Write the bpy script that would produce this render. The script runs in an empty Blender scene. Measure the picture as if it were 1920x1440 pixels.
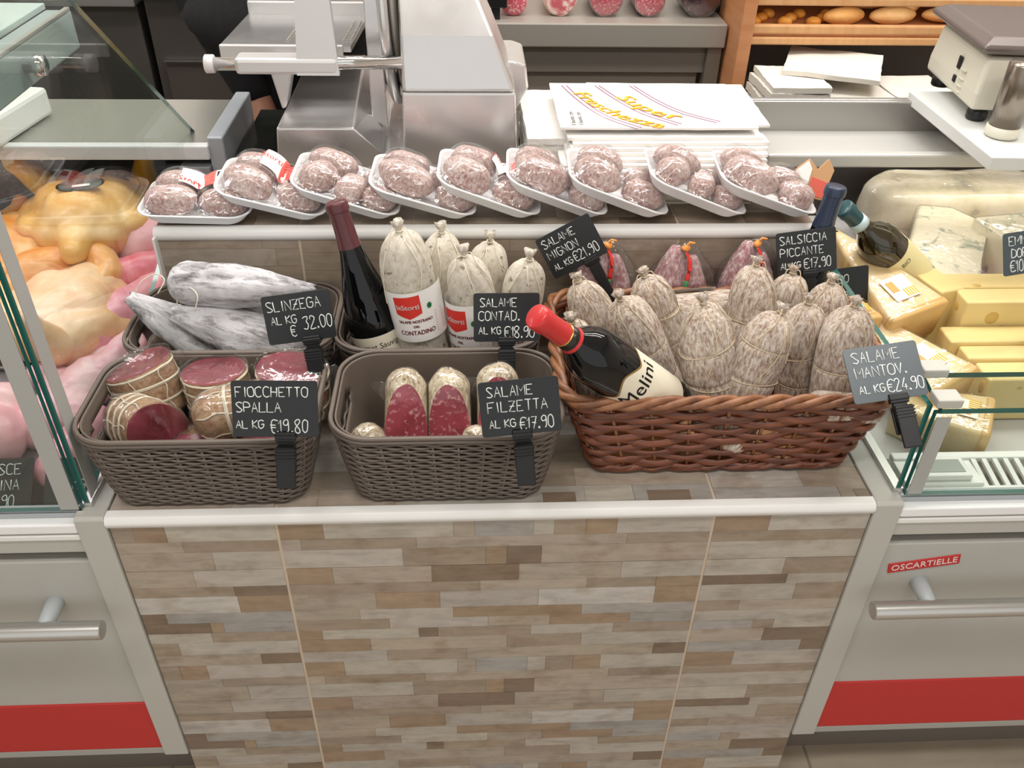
import bpy, bmesh, math, random
from mathutils import Vector, Matrix, noise, Euler
PI = math.pi
SC = bpy.context.scene
COL = SC.collection
FLOOR_Z = -0.72            # z = 0 is the top of the tiled counter

# ------------------------------------------------------------------ camera
def camera():
    p, y, r = math.radians(36.428), math.radians(3.4256), math.radians(1.334)
    f = Vector((math.sin(y)*math.cos(p), math.cos(y)*math.cos(p), -math.sin(p)))
    rt = Vector((math.cos(y), -math.sin(y), 0)); up = rt.cross(f)
    c, s = math.cos(r), math.sin(r)
    R2 = c*rt + s*up; U2 = -s*rt + c*up
    M = Matrix((R2, U2, -f)).transposed().to_4x4()
    M.translation = (-0.0360, -0.8459, 0.8362)
    cd = bpy.data.cameras.new('camera'); cd.sensor_width = 36; cd.sensor_fit = 'HORIZONTAL'
    cd.lens = 36*1635.77/1920; cd.clip_start = .02; cd.clip_end = 50
    o = bpy.data.objects.new('camera', cd); COL.objects.link(o); o.matrix_world = M
    SC.camera = o
camera()

# ------------------------------------------------------------------ world, lights, exposure
W = bpy.data.worlds.new('world'); SC.world = W; W.use_nodes = True
W.node_tree.nodes['Background'].inputs[0].default_value = (1, .985, .96, 1)
W.node_tree.nodes['Background'].inputs[1].default_value = .85
SC.view_settings.view_transform = 'Standard'; SC.view_settings.look = 'None'
SC.view_settings.gamma = 1; SC.view_settings.use_curve_mapping = False
SC.view_settings.exposure = 0.1
def area(name, loc, sx, sy, power, col=(1, 1, 1), rot=(0, 0, 0)):
    l = bpy.data.lights.new(name, 'AREA'); l.shape = 'RECTANGLE'; l.size = sx; l.size_y = sy
    l.energy = power; l.color = col
    o = bpy.data.objects.new(name, l); COL.objects.link(o); o.location = loc; o.rotation_euler = rot
    return o
for (lx, ly, rz) in ((-.75, -.75, .18), (.75, -.75, .18), (-.75, .75, .18), (.75, .75, .18), (0, 1.2, .18), (1.6, 1.6, .18), (-1.6, 1.5, .18)):
    area('ceiling_lamp', (lx, ly, 1.93), 1.25, .16, 13.0, (1, .975, .94), (0, 0, rz))
area('ceiling_lamp', (1.25, .95, 1.93), 1.25, .16, 9, (1, .975, .94), (0, 0, .18))  # extra overhead light, added to brighten the bread rack
area('left_case_lamp', (-1.0, .40, .46), .8, .06, 2.0, (1, .80, .92), (math.radians(-12), 0, 0))
area('right_case_fill', (1.2, .668, .212), .9, .02, .75, (1, .96, .86), (math.radians(28), 0, 0))  # added fill light under the steel shelf, brightens the big cheese
area('bread_rack_fill', (1.35, 1.562, .290), 1.25, .02, .32, (1, .9, .74), (math.radians(20), 0, 0))  # fill light added under the upper shelf to brighten the loaves
area('right_case_lamp', (1.15, .50, .50), .7, .05, .25, (1, .95, .82), (0, 0, 0))

# ------------------------------------------------------------------ materials
def lin(h):
    h = h.lstrip('#'); o = []
    for i in (0, 2, 4):
        c = int(h[i:i+2], 16)/255
        o.append(c/12.92 if c <= .04045 else ((c+.055)/1.055)**2.4)
    return (*o, 1)
MATS = {}
class NT:
    def __init__(s, name):
        s.m = bpy.data.materials.new(name); s.m.use_nodes = True; s.t = s.m.node_tree; s.n = s.t.nodes; s.l = s.t.links
        s.b = s.n['Principled BSDF']; s.out = s.n['Material Output']
    def node(s, t, **k):
        n = s.n.new(t)
        for a, v in k.items(): setattr(n, a, v)
        return n
    def set(s, **k):
        for a, v in k.items(): s.b.inputs[a.replace('_', ' ')].default_value = v
        return s
    def coords(s, scale=(1, 1, 1), kind='Object'):
        tc = s.node('ShaderNodeTexCoord'); mp = s.node('ShaderNodeMapping'); mp.inputs['Scale'].default_value = scale
        oi = s.node('ShaderNodeObjectInfo'); vm = s.node('ShaderNodeVectorMath', operation='SCALE'); vm.inputs['Scale'].default_value = 7.3
        cb = s.node('ShaderNodeCombineXYZ')
        for i in range(3): s.l.new(oi.outputs['Random'], cb.inputs[i])
        s.l.new(cb.outputs[0], vm.inputs[0]); s.l.new(vm.outputs[0], mp.inputs['Location'])
        s.l.new(tc.outputs[kind], mp.inputs['Vector']); return mp.outputs[0]
    def noise(s, vec, scale, detail=5, rough=.6, dist=0):
        n = s.node('ShaderNodeTexNoise'); n.inputs['Scale'].default_value = scale; n.inputs['Detail'].default_value = detail
        n.inputs['Roughness'].default_value = rough; n.inputs['Distortion'].default_value = dist
        s.l.new(vec, n.inputs['Vector']); return n.outputs[0]
    def ramp(s, fac, stops, interp='LINEAR'):
        r = s.node('ShaderNodeValToRGB'); e = r.color_ramp.elements; r.color_ramp.interpolation = interp
        while len(e) < len(stops): e.new(.5)
        for k, (p, c) in enumerate(stops): e[k].position = p; e[k].color = lin(c) if isinstance(c, str) else (c, c, c, 1)
        s.l.new(fac, r.inputs[0]); return r.outputs[0]
    def mix(s, fac, a, b, mode='MIX'):
        x = s.node('ShaderNodeMix', data_type='RGBA', blend_type=mode)
        for sock, v in ((x.inputs[0], fac), (x.inputs[6], a), (x.inputs[7], b)):
            if hasattr(v, 'is_linked'): s.l.new(v, sock)
            elif isinstance(v, str): sock.default_value = lin(v)
            else: sock.default_value = v
        return x.outputs[2]
    def col(s, c): s.l.new(c, s.b.inputs['Base Color']); return s
    def bump(s, h, strength=.3, dist=.002):
        b = s.node('ShaderNodeBump'); b.inputs['Strength'].default_value = strength; b.inputs['Distance'].default_value = dist
        s.l.new(h, b.inputs['Height']); s.l.new(b.outputs[0], s.b.inputs['Normal']); return s
def M(name, col=None, rough=.5, metal=0, **k):
    if name in MATS: return MATS[name]
    t = NT(name); t.set(Base_Color=lin(col), Roughness=rough, Metallic=metal, **k)
    MATS[name] = t.m; return t.m
def reg(t): MATS[t.m.name] = t.m; return t.m
def speckle(name, stops, scale=8, sc=(1, 1, 1), rough=.6, bump=0, detail=5, nr=.6, bd=.002, bs=None, **k):
    t = NT(name); v = t.coords(sc); n = t.noise(v, scale, detail, nr); t.col(t.ramp(n, stops)); t.set(Roughness=rough, **k)
    if bump: t.bump(t.noise(v, bs, 4) if bs else n, bump, bd)
    return reg(t)

white_plastic = M('white_plastic', '#ecebe8', .35)
foam = M('white_foam', '#f1f1f2', .5)
dark_board = M('slate_board', '#1d2022', .32)
chalk = M('chalk_ink', '#e6ebe8', .7)
black_plastic = M('black_plastic', '#101113', .4)
brown_plastic = M('brown_plastic', '#685d54', .45)
steel = NT('brushed_steel'); v = steel.coords((1, 40, 40)); n = steel.noise(v, 6, 4); steel.set(Base_Color=lin('#c9c8c5'), Metallic=.85, Roughness=.3)
steel.l.new(steel.ramp(n, [(0, .24), (1, .38)]), steel.b.inputs['Roughness']); steel = reg(steel)
dark_steel = M('dull_steel', '#a8a299', .4, .35)
slicer_metal = NT('polished_aluminium'); v = slicer_metal.coords(); n = slicer_metal.noise(v, 5, 3)
slicer_metal.set(Base_Color=lin('#d9d7d6'), Metallic=.85); slicer_metal.l.new(slicer_metal.ramp(n, [(.3, .22), (.7, .34)]), slicer_metal.b.inputs['Roughness']); slicer_metal = reg(slicer_metal)
cast_metal = M('pale_cast_aluminium', '#d9d7d6', .42, .55)
chrome = M('chrome', '#dddddd', .07, 1)
grey_panel = speckle('grey_painted_metal', [(.3, '#b3b2ab'), (.7, '#b8b7b0')], 3, rough=.42)
pillar_paint = M('pale_grey_paint', '#bab9b1', .45)
red_paint = M('red_paint', '#c22f2e', .42)
dark_groove = M('grey_groove', '#6f6c67', .6)  # plain grey for slots and recessed parts
granite = M('dark_polished_stone', '#20211f', .12)
cupboard = speckle('charcoal_laminate', [(.3, '#4a4744'), (.7, '#524e4a')], 2, rough=.35)
black_cloth = speckle('black_cloth', [(.3, '#0d0d0f'), (.7, '#17171a')], 60, rough=.9, bump=.2)
skin = speckle('skin', [(.3, '#c08a70'), (.7, '#cc997f')], 12, rough=.5)
gold = M('gold', '#d9b45a', .2, 1)
wood_rack = speckle('varnished_beech', [(.2, '#b8794f'), (.8, '#cf9468')], 4, (1, 1, 14), .4)
wood_rail = speckle('pale_beech_rail', [(.2, '#cd9764'), (.8, '#dcae7c')], 4, (14, 1, 1), .4)
paper_white = speckle('white_paper', [(.3, '#e6e3de'), (.7, '#efece8')], 20, rough=.75)
cream_paper = speckle('cream_paper', [(.3, '#e4dcc9'), (.7, '#eee7d6')], 20, rough=.8)
label_paper = M('white_label', '#f3f1ee', .5)
cream_label = M('cream_label', '#ece5cf', .5)
red_print = M('red_print', '#d8352b', .5)
dark_print = M('maroon_print', '#8c2734', .5)
black_print = M('black_print', '#2a2725', .5)
gold_print = M('yellow_print', '#ecb51e', .5)
violet_print = M('violet_print', '#9c6f86', .5)
green_print = M('green_print', '#2c7d4a', .5)
orange_print = M('orange_print', '#ef9a4a', .5)
grey_print = M('grey_print', '#9b9b98', .6)
twine = speckle('hemp_twine', [(.3, '#b9a587'), (.7, '#d6c7ab')], 300, rough=.9)
pale_twine = speckle('pale_twine', [(.3, '#d8cfb8'), (.7, '#eae2cf')], 300, rough=.9)
dark_glass = NT('dark_bottle_glass').set(Base_Color=lin('#05080b'), Roughness=.03); dark_glass = reg(dark_glass)
olive_glass = NT('olive_bottle_glass').set(Base_Color=lin('#2a220b'), Roughness=.05, Coat_Weight=1, Coat_Roughness=.02); olive_glass = reg(olive_glass)

def thin_clear(name, tint='#ffffff', rough=.03, base=.04, edge=.55, bump=0, bscale=60, strength=1, haze=0):
    """clear thin sheet: lets light through and mirrors by angle"""
    m = bpy.data.materials.new(name); m.use_nodes = True; nt = m.node_tree; nt.nodes.clear()
    N = nt.nodes.new; L = nt.links.new
    out = N('ShaderNodeOutputMaterial'); tr = N('ShaderNodeBsdfTransparent'); gl = N('ShaderNodeBsdfGlossy'); mx = N('ShaderNodeMixShader')
    tr.inputs[0].default_value = lin(tint); gl.inputs['Roughness'].default_value = rough
    lw = N('ShaderNodeLayerWeight'); lw.inputs['Blend'].default_value = .35
    mr = N('ShaderNodeMapRange'); mr.inputs[3].default_value = base; mr.inputs[4].default_value = edge
    L(lw.outputs['Facing'], mr.inputs[0]); L(mr.outputs[0], mx.inputs[0]); L(tr.outputs[0], mx.inputs[1]); L(gl.outputs[0], mx.inputs[2])
    last = mx
    if haze:
        df = N('ShaderNodeBsdfDiffuse'); df.inputs[0].default_value = (.9, .9, .9, 1); m2 = N('ShaderNodeMixShader'); m2.inputs[0].default_value = haze
        L(mx.outputs[0], m2.inputs[1]); L(df.outputs[0], m2.inputs[2]); last = m2
    if bump:
        tc = N('ShaderNodeTexCoord'); nz = N('ShaderNodeTexNoise'); nz.inputs['Scale'].default_value = bscale; nz.inputs['Detail'].default_value = 2
        nz.inputs['Distortion'].default_value = .6
        bp = N('ShaderNodeBump'); bp.inputs['Strength'].default_value = strength; bp.inputs['Distance'].default_value = bump
        L(tc.outputs['Object'], nz.inputs['Vector']); L(nz.outputs[0], bp.inputs['Height']); L(bp.outputs[0], gl.inputs['Normal']); L(bp.outputs[0], lw.inputs['Normal'])
    L(last.outputs[0], out.inputs[0]); MATS[name] = m; return m
pane_glass = thin_clear('clear_pane_glass', '#f0f5f2', .02, .012, .22)
film = thin_clear('cling_film', '#ffffff', .10, .035, .32, .0035, 38, 1)
bag_film = thin_clear('vacuum_bag_film', '#fafafa', .1, .045, .42, .004, 45, 1, haze=.015)
green_edge = NT('green_glass_edge').set(Base_Color=lin('#1d5f58'), Roughness=.15, Coat_Weight=.5); green_edge = reg(green_edge)
strip_grey = M('grey_glass_border', '#a9aaa6', .35)

def salami_mat(name, pale, mid, dark, fib=(1, 1, .22), sc=70, bump=.35, spots=None, lo=.40, hi=.62):
    t = NT(name); v = t.coords(fib); n = t.noise(v, sc, 8, .72, .4); v2 = t.coords((1, 1, 1)); n2 = t.noise(v2, 22, 4, .6)
    c = t.ramp(n, [(lo-.06, dark), (lo+.07, mid), (hi, pale)]); big = t.ramp(n2, [(.38, dark), (.55, mid), (.7, pale)])
    c = t.mix(.28, c, big)
    if spots:
        n3 = t.noise(v2, 75, 3, .5); c = t.mix(t.ramp(n3, [(.62, 0), (.68, 1)]), c, spots)
    t.col(c); t.set(Roughness=.82); t.bump(n, bump, .0025); return reg(t)
mant_mat = salami_mat('mouldy_brown_casing', '#ded7ce', '#b5a392', '#785b4d', (1, 1, .34), 260, .5, None, .41, .58)
cont_mat = salami_mat('pale_mould_casing', '#dcd6ca', '#c5bcab', '#9a8f7e', (1, 1, .8), 120, .25, '#857c6e', .36, .58)
slin_mat = salami_mat('white_mould_crust', '#e2e1e4', '#bdbabd', '#3f3a3a', (1, 1, .22), 75, .8, None, .40, .52)
filz_mat = salami_mat('dappled_casing', '#e6dcc6', '#cdbb9b', '#65523c', (1, 1, .5), 200, .45, None, .42, .56)
small_mat = salami_mat('red_mouldy_casing', '#d6ccc8', '#b2968f', '#845752', (1, 1, .7), 230, .3, None, .4, .62)
wine_mat = salami_mat('red_link_casing', '#dccfcd', '#b68d90', '#8e4a55', (1, 1, .5), 170, .4, None, .43, .58)
def cut_mat(name, lean, lean2, fat, sc=160, lo=.56, hi=.62, rough=.35):
    t = NT(name); v = t.coords(); n = t.noise(v, sc, 3, .55); n2 = t.noise(v, 30, 3)
    c = t.mix(t.ramp(n, [(lo, 0), (hi, 1)]), t.ramp(n2, [(.35, lean), (.65, lean2)]), fat); t.col(c)
    t.set(Roughness=rough, Coat_Weight=.5, Coat_Roughness=.12, Subsurface_Weight=.15, Subsurface_Radius=(.006, .002, .001)); t.bump(n, .1, .001); return reg(t)
salami_cut = cut_mat('cut_salami', '#9c2c40', '#b84455', '#d9979a', 150, .56, .66)
ham_cut = cut_mat('cut_cured_ham', '#7a2030', '#933446', '#b87a80', 40, .66, .85)
pink_cut = cut_mat('cut_pale_salami', '#c0475a', '#cf6070', '#e8b7b4', 190, .52, .62)
ham_rind = salami_mat('netted_rind', '#c8b08c', '#a27a58', '#75423a', (1, 1, 1), 150, .4, None, .36, .62)
def flesh(name, a, b, c, sc=9, rough=.38, bump=.25):
    t = NT(name); v = t.coords(); n = t.noise(v, sc, 5, .55); t.col(t.ramp(n, [(.32, a), (.5, b), (.68, c)]))
    t.set(Roughness=rough, Subsurface_Weight=.12, Subsurface_Radius=(.012, .005, .003), Coat_Weight=.25, Coat_Roughness=.2); t.bump(t.noise(v, 55, 4), bump, .002); return reg(t)
chick_pale = flesh('pale_poultry_skin', '#e8b98c', '#f0c9a0', '#f2d6b8')
chick_yellow = flesh('yellow_poultry_skin', '#e0a04e', '#ecb96a', '#f0cc92')
chick_orange = flesh('orange_poultry_skin', '#dd8236', '#eaa860', '#f0c48c', 14)
shank_yellow = flesh('yellow_shank', '#e2a01c', '#eeb52c', '#f2c552')
pink_meat = flesh('pink_meat', '#e6a3b0', '#f0bcc4', '#f5d2d4')
rose_meat = flesh('rose_meat', '#e08c9c', '#e8a0ae', '#f0b8c2')
red_meat = flesh('red_meat', '#d8637a', '#e58896', '#efabb2', 14)
ham_pack = cut_mat('dark_cured_meat', '#3c1c22', '#552931', '#8c5a60', 60, .6, .8)
blue_cheese = NT('blue_veined_cheese'); v = blue_cheese.coords(); n = blue_cheese.noise(v, 26, 4, .6, .8); n2 = blue_cheese.noise(v, 6, 3)
blue_cheese.col(blue_cheese.mix(blue_cheese.ramp(n, [(.55, 0), (.68, 1)]), blue_cheese.ramp(n2, [(.35, '#e9dfc0'), (.65, '#f2ead2')]), '#98a08c')); blue_cheese.set(Roughness=.4, Subsurface_Weight=.15, Subsurface_Radius=(.01, .008, .004)); blue_cheese = reg(blue_cheese)
rind_cheese = speckle('rough_cheese_rind', [(.3, '#e2d3b4'), (.5, '#ece2cb'), (.7, '#f1ebdc')], 14, rough=.5, bump=.3)
hard_cheese = speckle('grainy_hard_cheese', [(.3, '#dfbc80'), (.5, '#e6c996'), (.72, '#ecd8b0')], 16, rough=.4, bump=.25, Subsurface_Weight=.15, Subsurface_Radius=(.01, .007, .003))
hard_rind = speckle('golden_cheese_rind', [(.3, '#d5a860'), (.7, '#e2bc80')], 10, rough=.45)
pack_paper = speckle('pack_paper', [(.3, '#d6d1c6'), (.7, '#e2ddd3')], 20, rough=.8)
swiss = speckle('smooth_yellow_cheese', [(.3, '#e4ca88'), (.7, '#ead598')], 5, rough=.35, Subsurface_Weight=.15, Subsurface_Radius=(.01, .007, .003))
swiss_hole = M('cheese_hole', '#cfae62', .5)
bread_mat = speckle('bread_crust', [(.3, '#c48a44'), (.5, '#e0b06c'), (.72, '#efd29c')], 9, rough=.6, bump=.3)
roll_mat = speckle('golden_roll_crust', [(.3, '#c07a2a'), (.55, '#e0a044'), (.75, '#efc576')], 22, rough=.5, bump=.3)
willow = NT('brown_willow'); v = willow.coords((3, 3, 22)); n = willow.noise(v, 9, 4); n2 = willow.noise(willow.coords((1, 1, 30)), 12, 2)
willow.col(willow.ramp(n, [(.28, '#4a2a1c'), (.5, '#6f3b26'), (.74, '#8e5133')])); willow.set(Roughness=.38, Coat_Weight=.25); willow.bump(n, .15); willow = reg(willow)
willow_rim = speckle('rim_willow', [(.3, '#5e3a26'), (.5, '#8a5a3c'), (.75, '#a57751')], 30, rough=.4, bump=.2)
willow_pale = speckle('pale_willow_stake', [(.3, '#a9794e'), (.7, '#c79a6b')], 30, rough=.5)
beige_plastic = M('beige_plastic', '#d8d4c4', .42)
smoke_plastic = M('taupe_plate', '#655a56', .3, .2)
floor_mat = None

# ------------------------------------------------------------------ mesh helpers
class MB:
    def __init__(s): s.v = []; s.f = []; s.i = []; s.s = []
    def add(s, vf, mi=0, smooth=True, T=None):
        vs, fs = vf; o = len(s.v)
        if T is not None: vs = [T @ Vector(p) for p in vs]
        s.v += [tuple(p) for p in vs]; s.f += [tuple(k+o for k in f) for f in fs]; s.i += [mi]*len(fs); s.s += [smooth]*len(fs); return s
    def box(s, x0, x1, y0, y1, z0, z1, b=.002, mi=0, T=None):
        A = Matrix.Translation(((x0+x1)/2, (y0+y1)/2, (z0+z1)/2))
        return s.add(rbox(x1-x0, y1-y0, z1-z0, b), mi, False, (T @ A) if T is not None else A)
    def make(s, name, mats, parent=None, sub=0):
        me = bpy.data.meshes.new(name); me.from_pydata(s.v, [], s.f)
        if not isinstance(mats, (list, tuple)): mats = [mats]
        for m in mats: me.materials.append(m)
        me.polygons.foreach_set('material_index', s.i); me.polygons.foreach_set('use_smooth', s.s); me.update()
        o = bpy.data.objects.new(name, me); COL.objects.link(o)
        if parent is not None: o.parent = parent
        if sub: k = o.modifiers.new('subdivision', 'SUBSURF'); k.levels = sub; k.render_levels = sub
        return o
def rbox(sx, sy, sz, b=.002, seg=2):
    bm = bmesh.new(); bmesh.ops.create_cube(bm, size=1)
    for v in bm.verts: v.co = Vector((v.co.x*sx, v.co.y*sy, v.co.z*sz))
    b = min(b, .45*min(sx, sy, sz))
    if b > 1e-5: bmesh.ops.bevel(bm, geom=list(bm.edges), offset=b, segments=seg, affect='EDGES', profile=.5)
    r = out(bm); return r
def out(bm):
    bm.verts.index_update(); vs = [v.co.copy() for v in bm.verts]; fs = [[v.index for v in f.verts] for f in bm.faces]; bm.free(); return vs, fs
def tube(pts, r, n=8, closed=False, flat=None, caps=True):
    pts = [Vector(p) for p in pts]; N = len(pts); R = r if isinstance(r, (list, tuple)) else [r]*N
    vs = []; fs = []
    t0 = (pts[1]-pts[0]).normalized(); up = Vector((0, 0, 1)) if abs(t0.z) < .9 else Vector((1, 0, 0)); nrm = t0.cross(up).normalized()
    for k in range(N):
        if closed: t = (pts[(k+1) % N]-pts[k-1]).normalized()
        else: t = (pts[min(k+1, N-1)]-pts[max(k-1, 0)]).normalized()
        nrm = (nrm-t*nrm.dot(t));
        if nrm.length < 1e-6: nrm = t.orthogonal()
        nrm.normalize(); bi = t.cross(nrm)
        if flat:                                  # flat=(wide, tall): keep the tall axis upright
            h = Vector((0, 0, 1)) if abs(t.z) < .95 else Vector((0, 1, 0)); nn = t.cross(h).normalized(); bb = nn.cross(t)
            for j in range(n): a = 2*PI*j/n; vs.append(pts[k]+nn*(math.cos(a)*R[k]*flat[0])+bb*(math.sin(a)*R[k]*flat[1]))
        else:
            for j in range(n): a = 2*PI*j/n; vs.append(pts[k]+(nrm*math.cos(a)+bi*math.sin(a))*R[k])
    m = N if closed else N-1
    for k in range(m):
        for j in range(n):
            a = k*n+j; b = k*n+(j+1) % n; c = ((k+1) % N)*n+(j+1) % n; d = ((k+1) % N)*n+j; fs.append((a, b, c, d))
    if caps and not closed: fs.append(tuple(range(n-1, -1, -1))); fs.append(tuple((N-1)*n+j for j in range(n)))
    return vs, fs
def smooth_path(P, n=8, closed=False):
    P = [Vector(p) for p in P]; N = len(P); o = []
    for k in range(N if closed else N-1):
        p0 = P[(k-1) % N] if (closed or k > 0) else P[k]; p1 = P[k]; p2 = P[(k+1) % N]; p3 = P[(k+2) % N] if (closed or k+2 < N) else P[k+1]
        for j in range(n):
            t = j/n; o.append(.5*((2*p1)+(p2-p0)*t+(2*p0-5*p1+4*p2-p3)*t*t+(3*p1-p0-3*p2+p3)*t**3))
    if not closed: o.append(P[-1])
    return o
def lathe(prof, n=32, warp=None):
    vs = []; fs = []; m = len(prof)
    for k, (r, z) in enumerate(prof):
        for j in range(n):
            a = 2*PI*j/n; p = Vector((r*math.cos(a), r*math.sin(a), z)); vs.append(warp(p, a, k) if warp else p)
    for k in range(m-1):
        for j in range(n): fs.append((k*n+j, k*n+(j+1) % n, (k+1)*n+(j+1) % n, (k+1)*n+j))
    fs.append(tuple(range(n-1, -1, -1))); fs.append(tuple((m-1)*n+j for j in range(n))); return vs, fs
def loft(loops, cap0=True, cap1=True):
    n = len(loops[0]); vs = [Vector(p) for l in loops for p in l]; fs = []
    for k in range(len(loops)-1):
        for j in range(n): fs.append((k*n+j, k*n+(j+1) % n, (k+1)*n+(j+1) % n, (k+1)*n+j))
    if cap0: fs.append(tuple(range(n-1, -1, -1)))
    if cap1: fs.append(tuple((len(loops)-1)*n+j for j in range(n)))
    return vs, fs
def rrect(w, d, r, n=6):
    o = []
    for (cx, cy, a0) in ((w/2-r, d/2-r, 0), (-w/2+r, d/2-r, 90), (-w/2+r, -d/2+r, 180), (w/2-r, -d/2+r, 270)):
        for k in range(n+1): a = math.radians(a0+90*k/n); o.append((cx+r*math.cos(a), cy+r*math.sin(a)))
    return o
def prism(poly, axis, a0, a1):
    """extrude a 2D polygon along axis: 'x' -> poly is (y,z); 'y' -> (x,z); 'z' -> (x,y)"""
    f = {'x': lambda p, a: (a, p[0], p[1]), 'y': lambda p, a: (p[0], a, p[1]), 'z': lambda p, a: (p[0], p[1], a)}[axis]
    n = len(poly); vs = [f(p, a0) for p in poly]+[f(p, a1) for p in poly]
    fs = [tuple(range(n)), tuple(range(2*n-1, n-1, -1))]+[(k, n+k, n+(k+1) % n, (k+1) % n) for k in range(n)]
    bm = bmesh.new(); V = [bm.verts.new(p) for p in vs]
    for q in fs: bm.faces.new([V[k] for k in q])
    bmesh.ops.recalc_face_normals(bm, faces=bm.faces); return out(bm)
def bprism(poly, axis, a0, a1, b=.002, seg=2):
    vs, fs = prism(poly, axis, a0, a1); bm = bmesh.new(); V = [bm.verts.new(p) for p in vs]
    for q in fs: bm.faces.new([V[k] for k in q])
    bmesh.ops.bevel(bm, geom=list(bm.edges), offset=b, segments=seg, affect='EDGES', profile=.5); return out(bm)
def sphere(c, r, n=16, m=10, sc=(1, 1, 1), amp=0, fr=20, seed=0):
    vs = []; fs = []
    for k in range(m+1):
        th = PI*k/m
        for j in range(n):
            a = 2*PI*j/n; d = Vector((math.sin(th)*math.cos(a), math.sin(th)*math.sin(a), math.cos(th)))
            q = 1+amp*noise.noise(d*fr+Vector((seed, seed*1.7, 0))) if amp else 1
            vs.append(Vector((c[0]+d.x*r*sc[0]*q, c[1]+d.y*r*sc[1]*q, c[2]+d.z*r*sc[2]*q)))
    for k in range(m):
        for j in range(n): fs.append((k*n+j, (k+1)*n+j, (k+1)*n+(j+1) % n, k*n+(j+1) % n))
    return vs, fs
def weld(o, d=1e-5):
    bm = bmesh.new(); bm.from_mesh(o.data); bmesh.ops.remove_doubles(bm, verts=bm.verts, dist=d); bmesh.ops.recalc_face_normals(bm, faces=bm.faces); bm.to_mesh(o.data); bm.free(); return o
def thing(name, label, cat, loc=(0, 0, 0), rot=None, group=None, mat=None):
    o = bpy.data.objects.new(name, None); COL.objects.link(o); o.empty_display_size = .02
    if mat is not None: o.matrix_world = mat
    else:
        o.location = loc
        if rot: o.rotation_euler = rot
    return tag(o, label, cat, group)
def tag(o, label, cat, group=None):
    o['label'] = label; o['category'] = cat
    if group: o['group'] = group
    return o
def structure(o): o['kind'] = 'structure'; return o
def capsule(a, b, ra, rb, n=14, k=6):
    a = Vector(a); b = Vector(b); d = (b-a); L = d.length; d = d.normalized() if L > 1e-6 else Vector((0, 0, 1)); P = []; R = []
    for j in range(k+1): t = PI/2*j/k; P.append(a-d*ra*math.cos(t)); R.append(max(ra*math.sin(t), ra*.03))
    for j in range(1, 6): P.append(a+(b-a)*j/6); R.append(ra+(rb-ra)*j/6)
    for j in range(k+1): t = PI/2*j/k; P.append(b+d*rb*math.sin(t)); R.append(max(rb*math.cos(t), rb*.03))
    return tube(P, R, n)
def organic(name, lumps, voxel, mat, parent=None, smooth=6, rough=0):
    """one continuous body: capsules fused into a single smooth skin"""
    mb = MB()
    for (a, ra, b, rb) in lumps: mb.add(capsule(a, b, ra, rb))
    o = mb.make(name, mat, parent)
    r = o.modifiers.new('fuse', 'REMESH'); r.mode = 'VOXEL'; r.voxel_size = voxel; r.use_smooth_shade = True
    s = o.modifiers.new('relax', 'SMOOTH'); s.iterations = smooth; s.factor = .6
    if rough:
        if 'flesh_clouds' not in bpy.data.textures: tx = bpy.data.textures.new('flesh_clouds', 'CLOUDS'); tx.noise_scale = .035; tx.noise_depth = 3
        k = o.modifiers.new('folds', 'DISPLACE'); k.texture = bpy.data.textures['flesh_clouds']; k.strength = rough; k.mid_level = .5
    return o
def aim(base, tip, roll=0):
    b = Vector(base); d = (Vector(tip)-b); L = d.length; d = d.normalized()      # local -Y looks to the shopper's side
    y = Vector((0, 1, 0)); y = (y-d*y.dot(d)).normalized(); x = y.cross(d); m = Matrix((x, y, d)).transposed().to_4x4() @ Matrix.Rotation(roll, 4, 'Z'); m.translation = b; return m, L

# ------------------------------------------------------------------ lettering
SF = {'A': '00 3a 60|14 54', 'B': '00 0a 4a 68 65 05|45 63 61 40 00', 'C': '69 4a 2a 08 02 20 40 61', 'D': '00 0a 3a 68 62 30 00', 'E': '6a 0a 00 60|05 45',
      'F': '6a 0a 00|05 45', 'G': '69 4a 2a 08 02 20 40 62 65 35', 'H': '00 0a|60 6a|05 65', 'I': '30 3a', 'K': '00 0a|6a 05 60', 'L': '0a 00 60', 'M': '00 0a 34 6a 60',
      'N': '00 0a 60 6a', 'O': '20 02 08 2a 4a 68 62 40 20', 'P': '00 0a 4a 68 66 45 05', 'R': '00 0a 4a 68 66 45 05|35 60', 'S': '69 4a 2a 08 26 44 62 40 20 01',
      'T': '0a 6a|30 3a', 'U': '0a 02 20 40 62 6a', 'V': '0a 30 6a', 'Z': '0a 6a 00 60|15 55', '€': '69 4a 2a 08 02 20 40 61|b6 46|b4 44', 'X': '00 6a|0a 60',
      '0': '20 02 08 2a 3a 58 52 30 20', '1': '17 3a 30', '2': '08 1a 4a 58 46 00 60', '3': '09 2a 5a 58 36 54 52 30 01', '4': '4a 03 63|45 40', '5': '5a 0a 06 46 53 41 20 01',
      '7': '0a 6a 20|15 55', '8': '25 08 2a 4a 58 25 02 20 40 52 25', '9': '58 46 16 08 2a 4a 58 52 30', '.': '20 30 31 21 20', "'": '3a 28', 'o': '22 04 26 46 54 42 22'}
def hx(c): return -1 if c == 'b' else int(c, 16)
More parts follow.
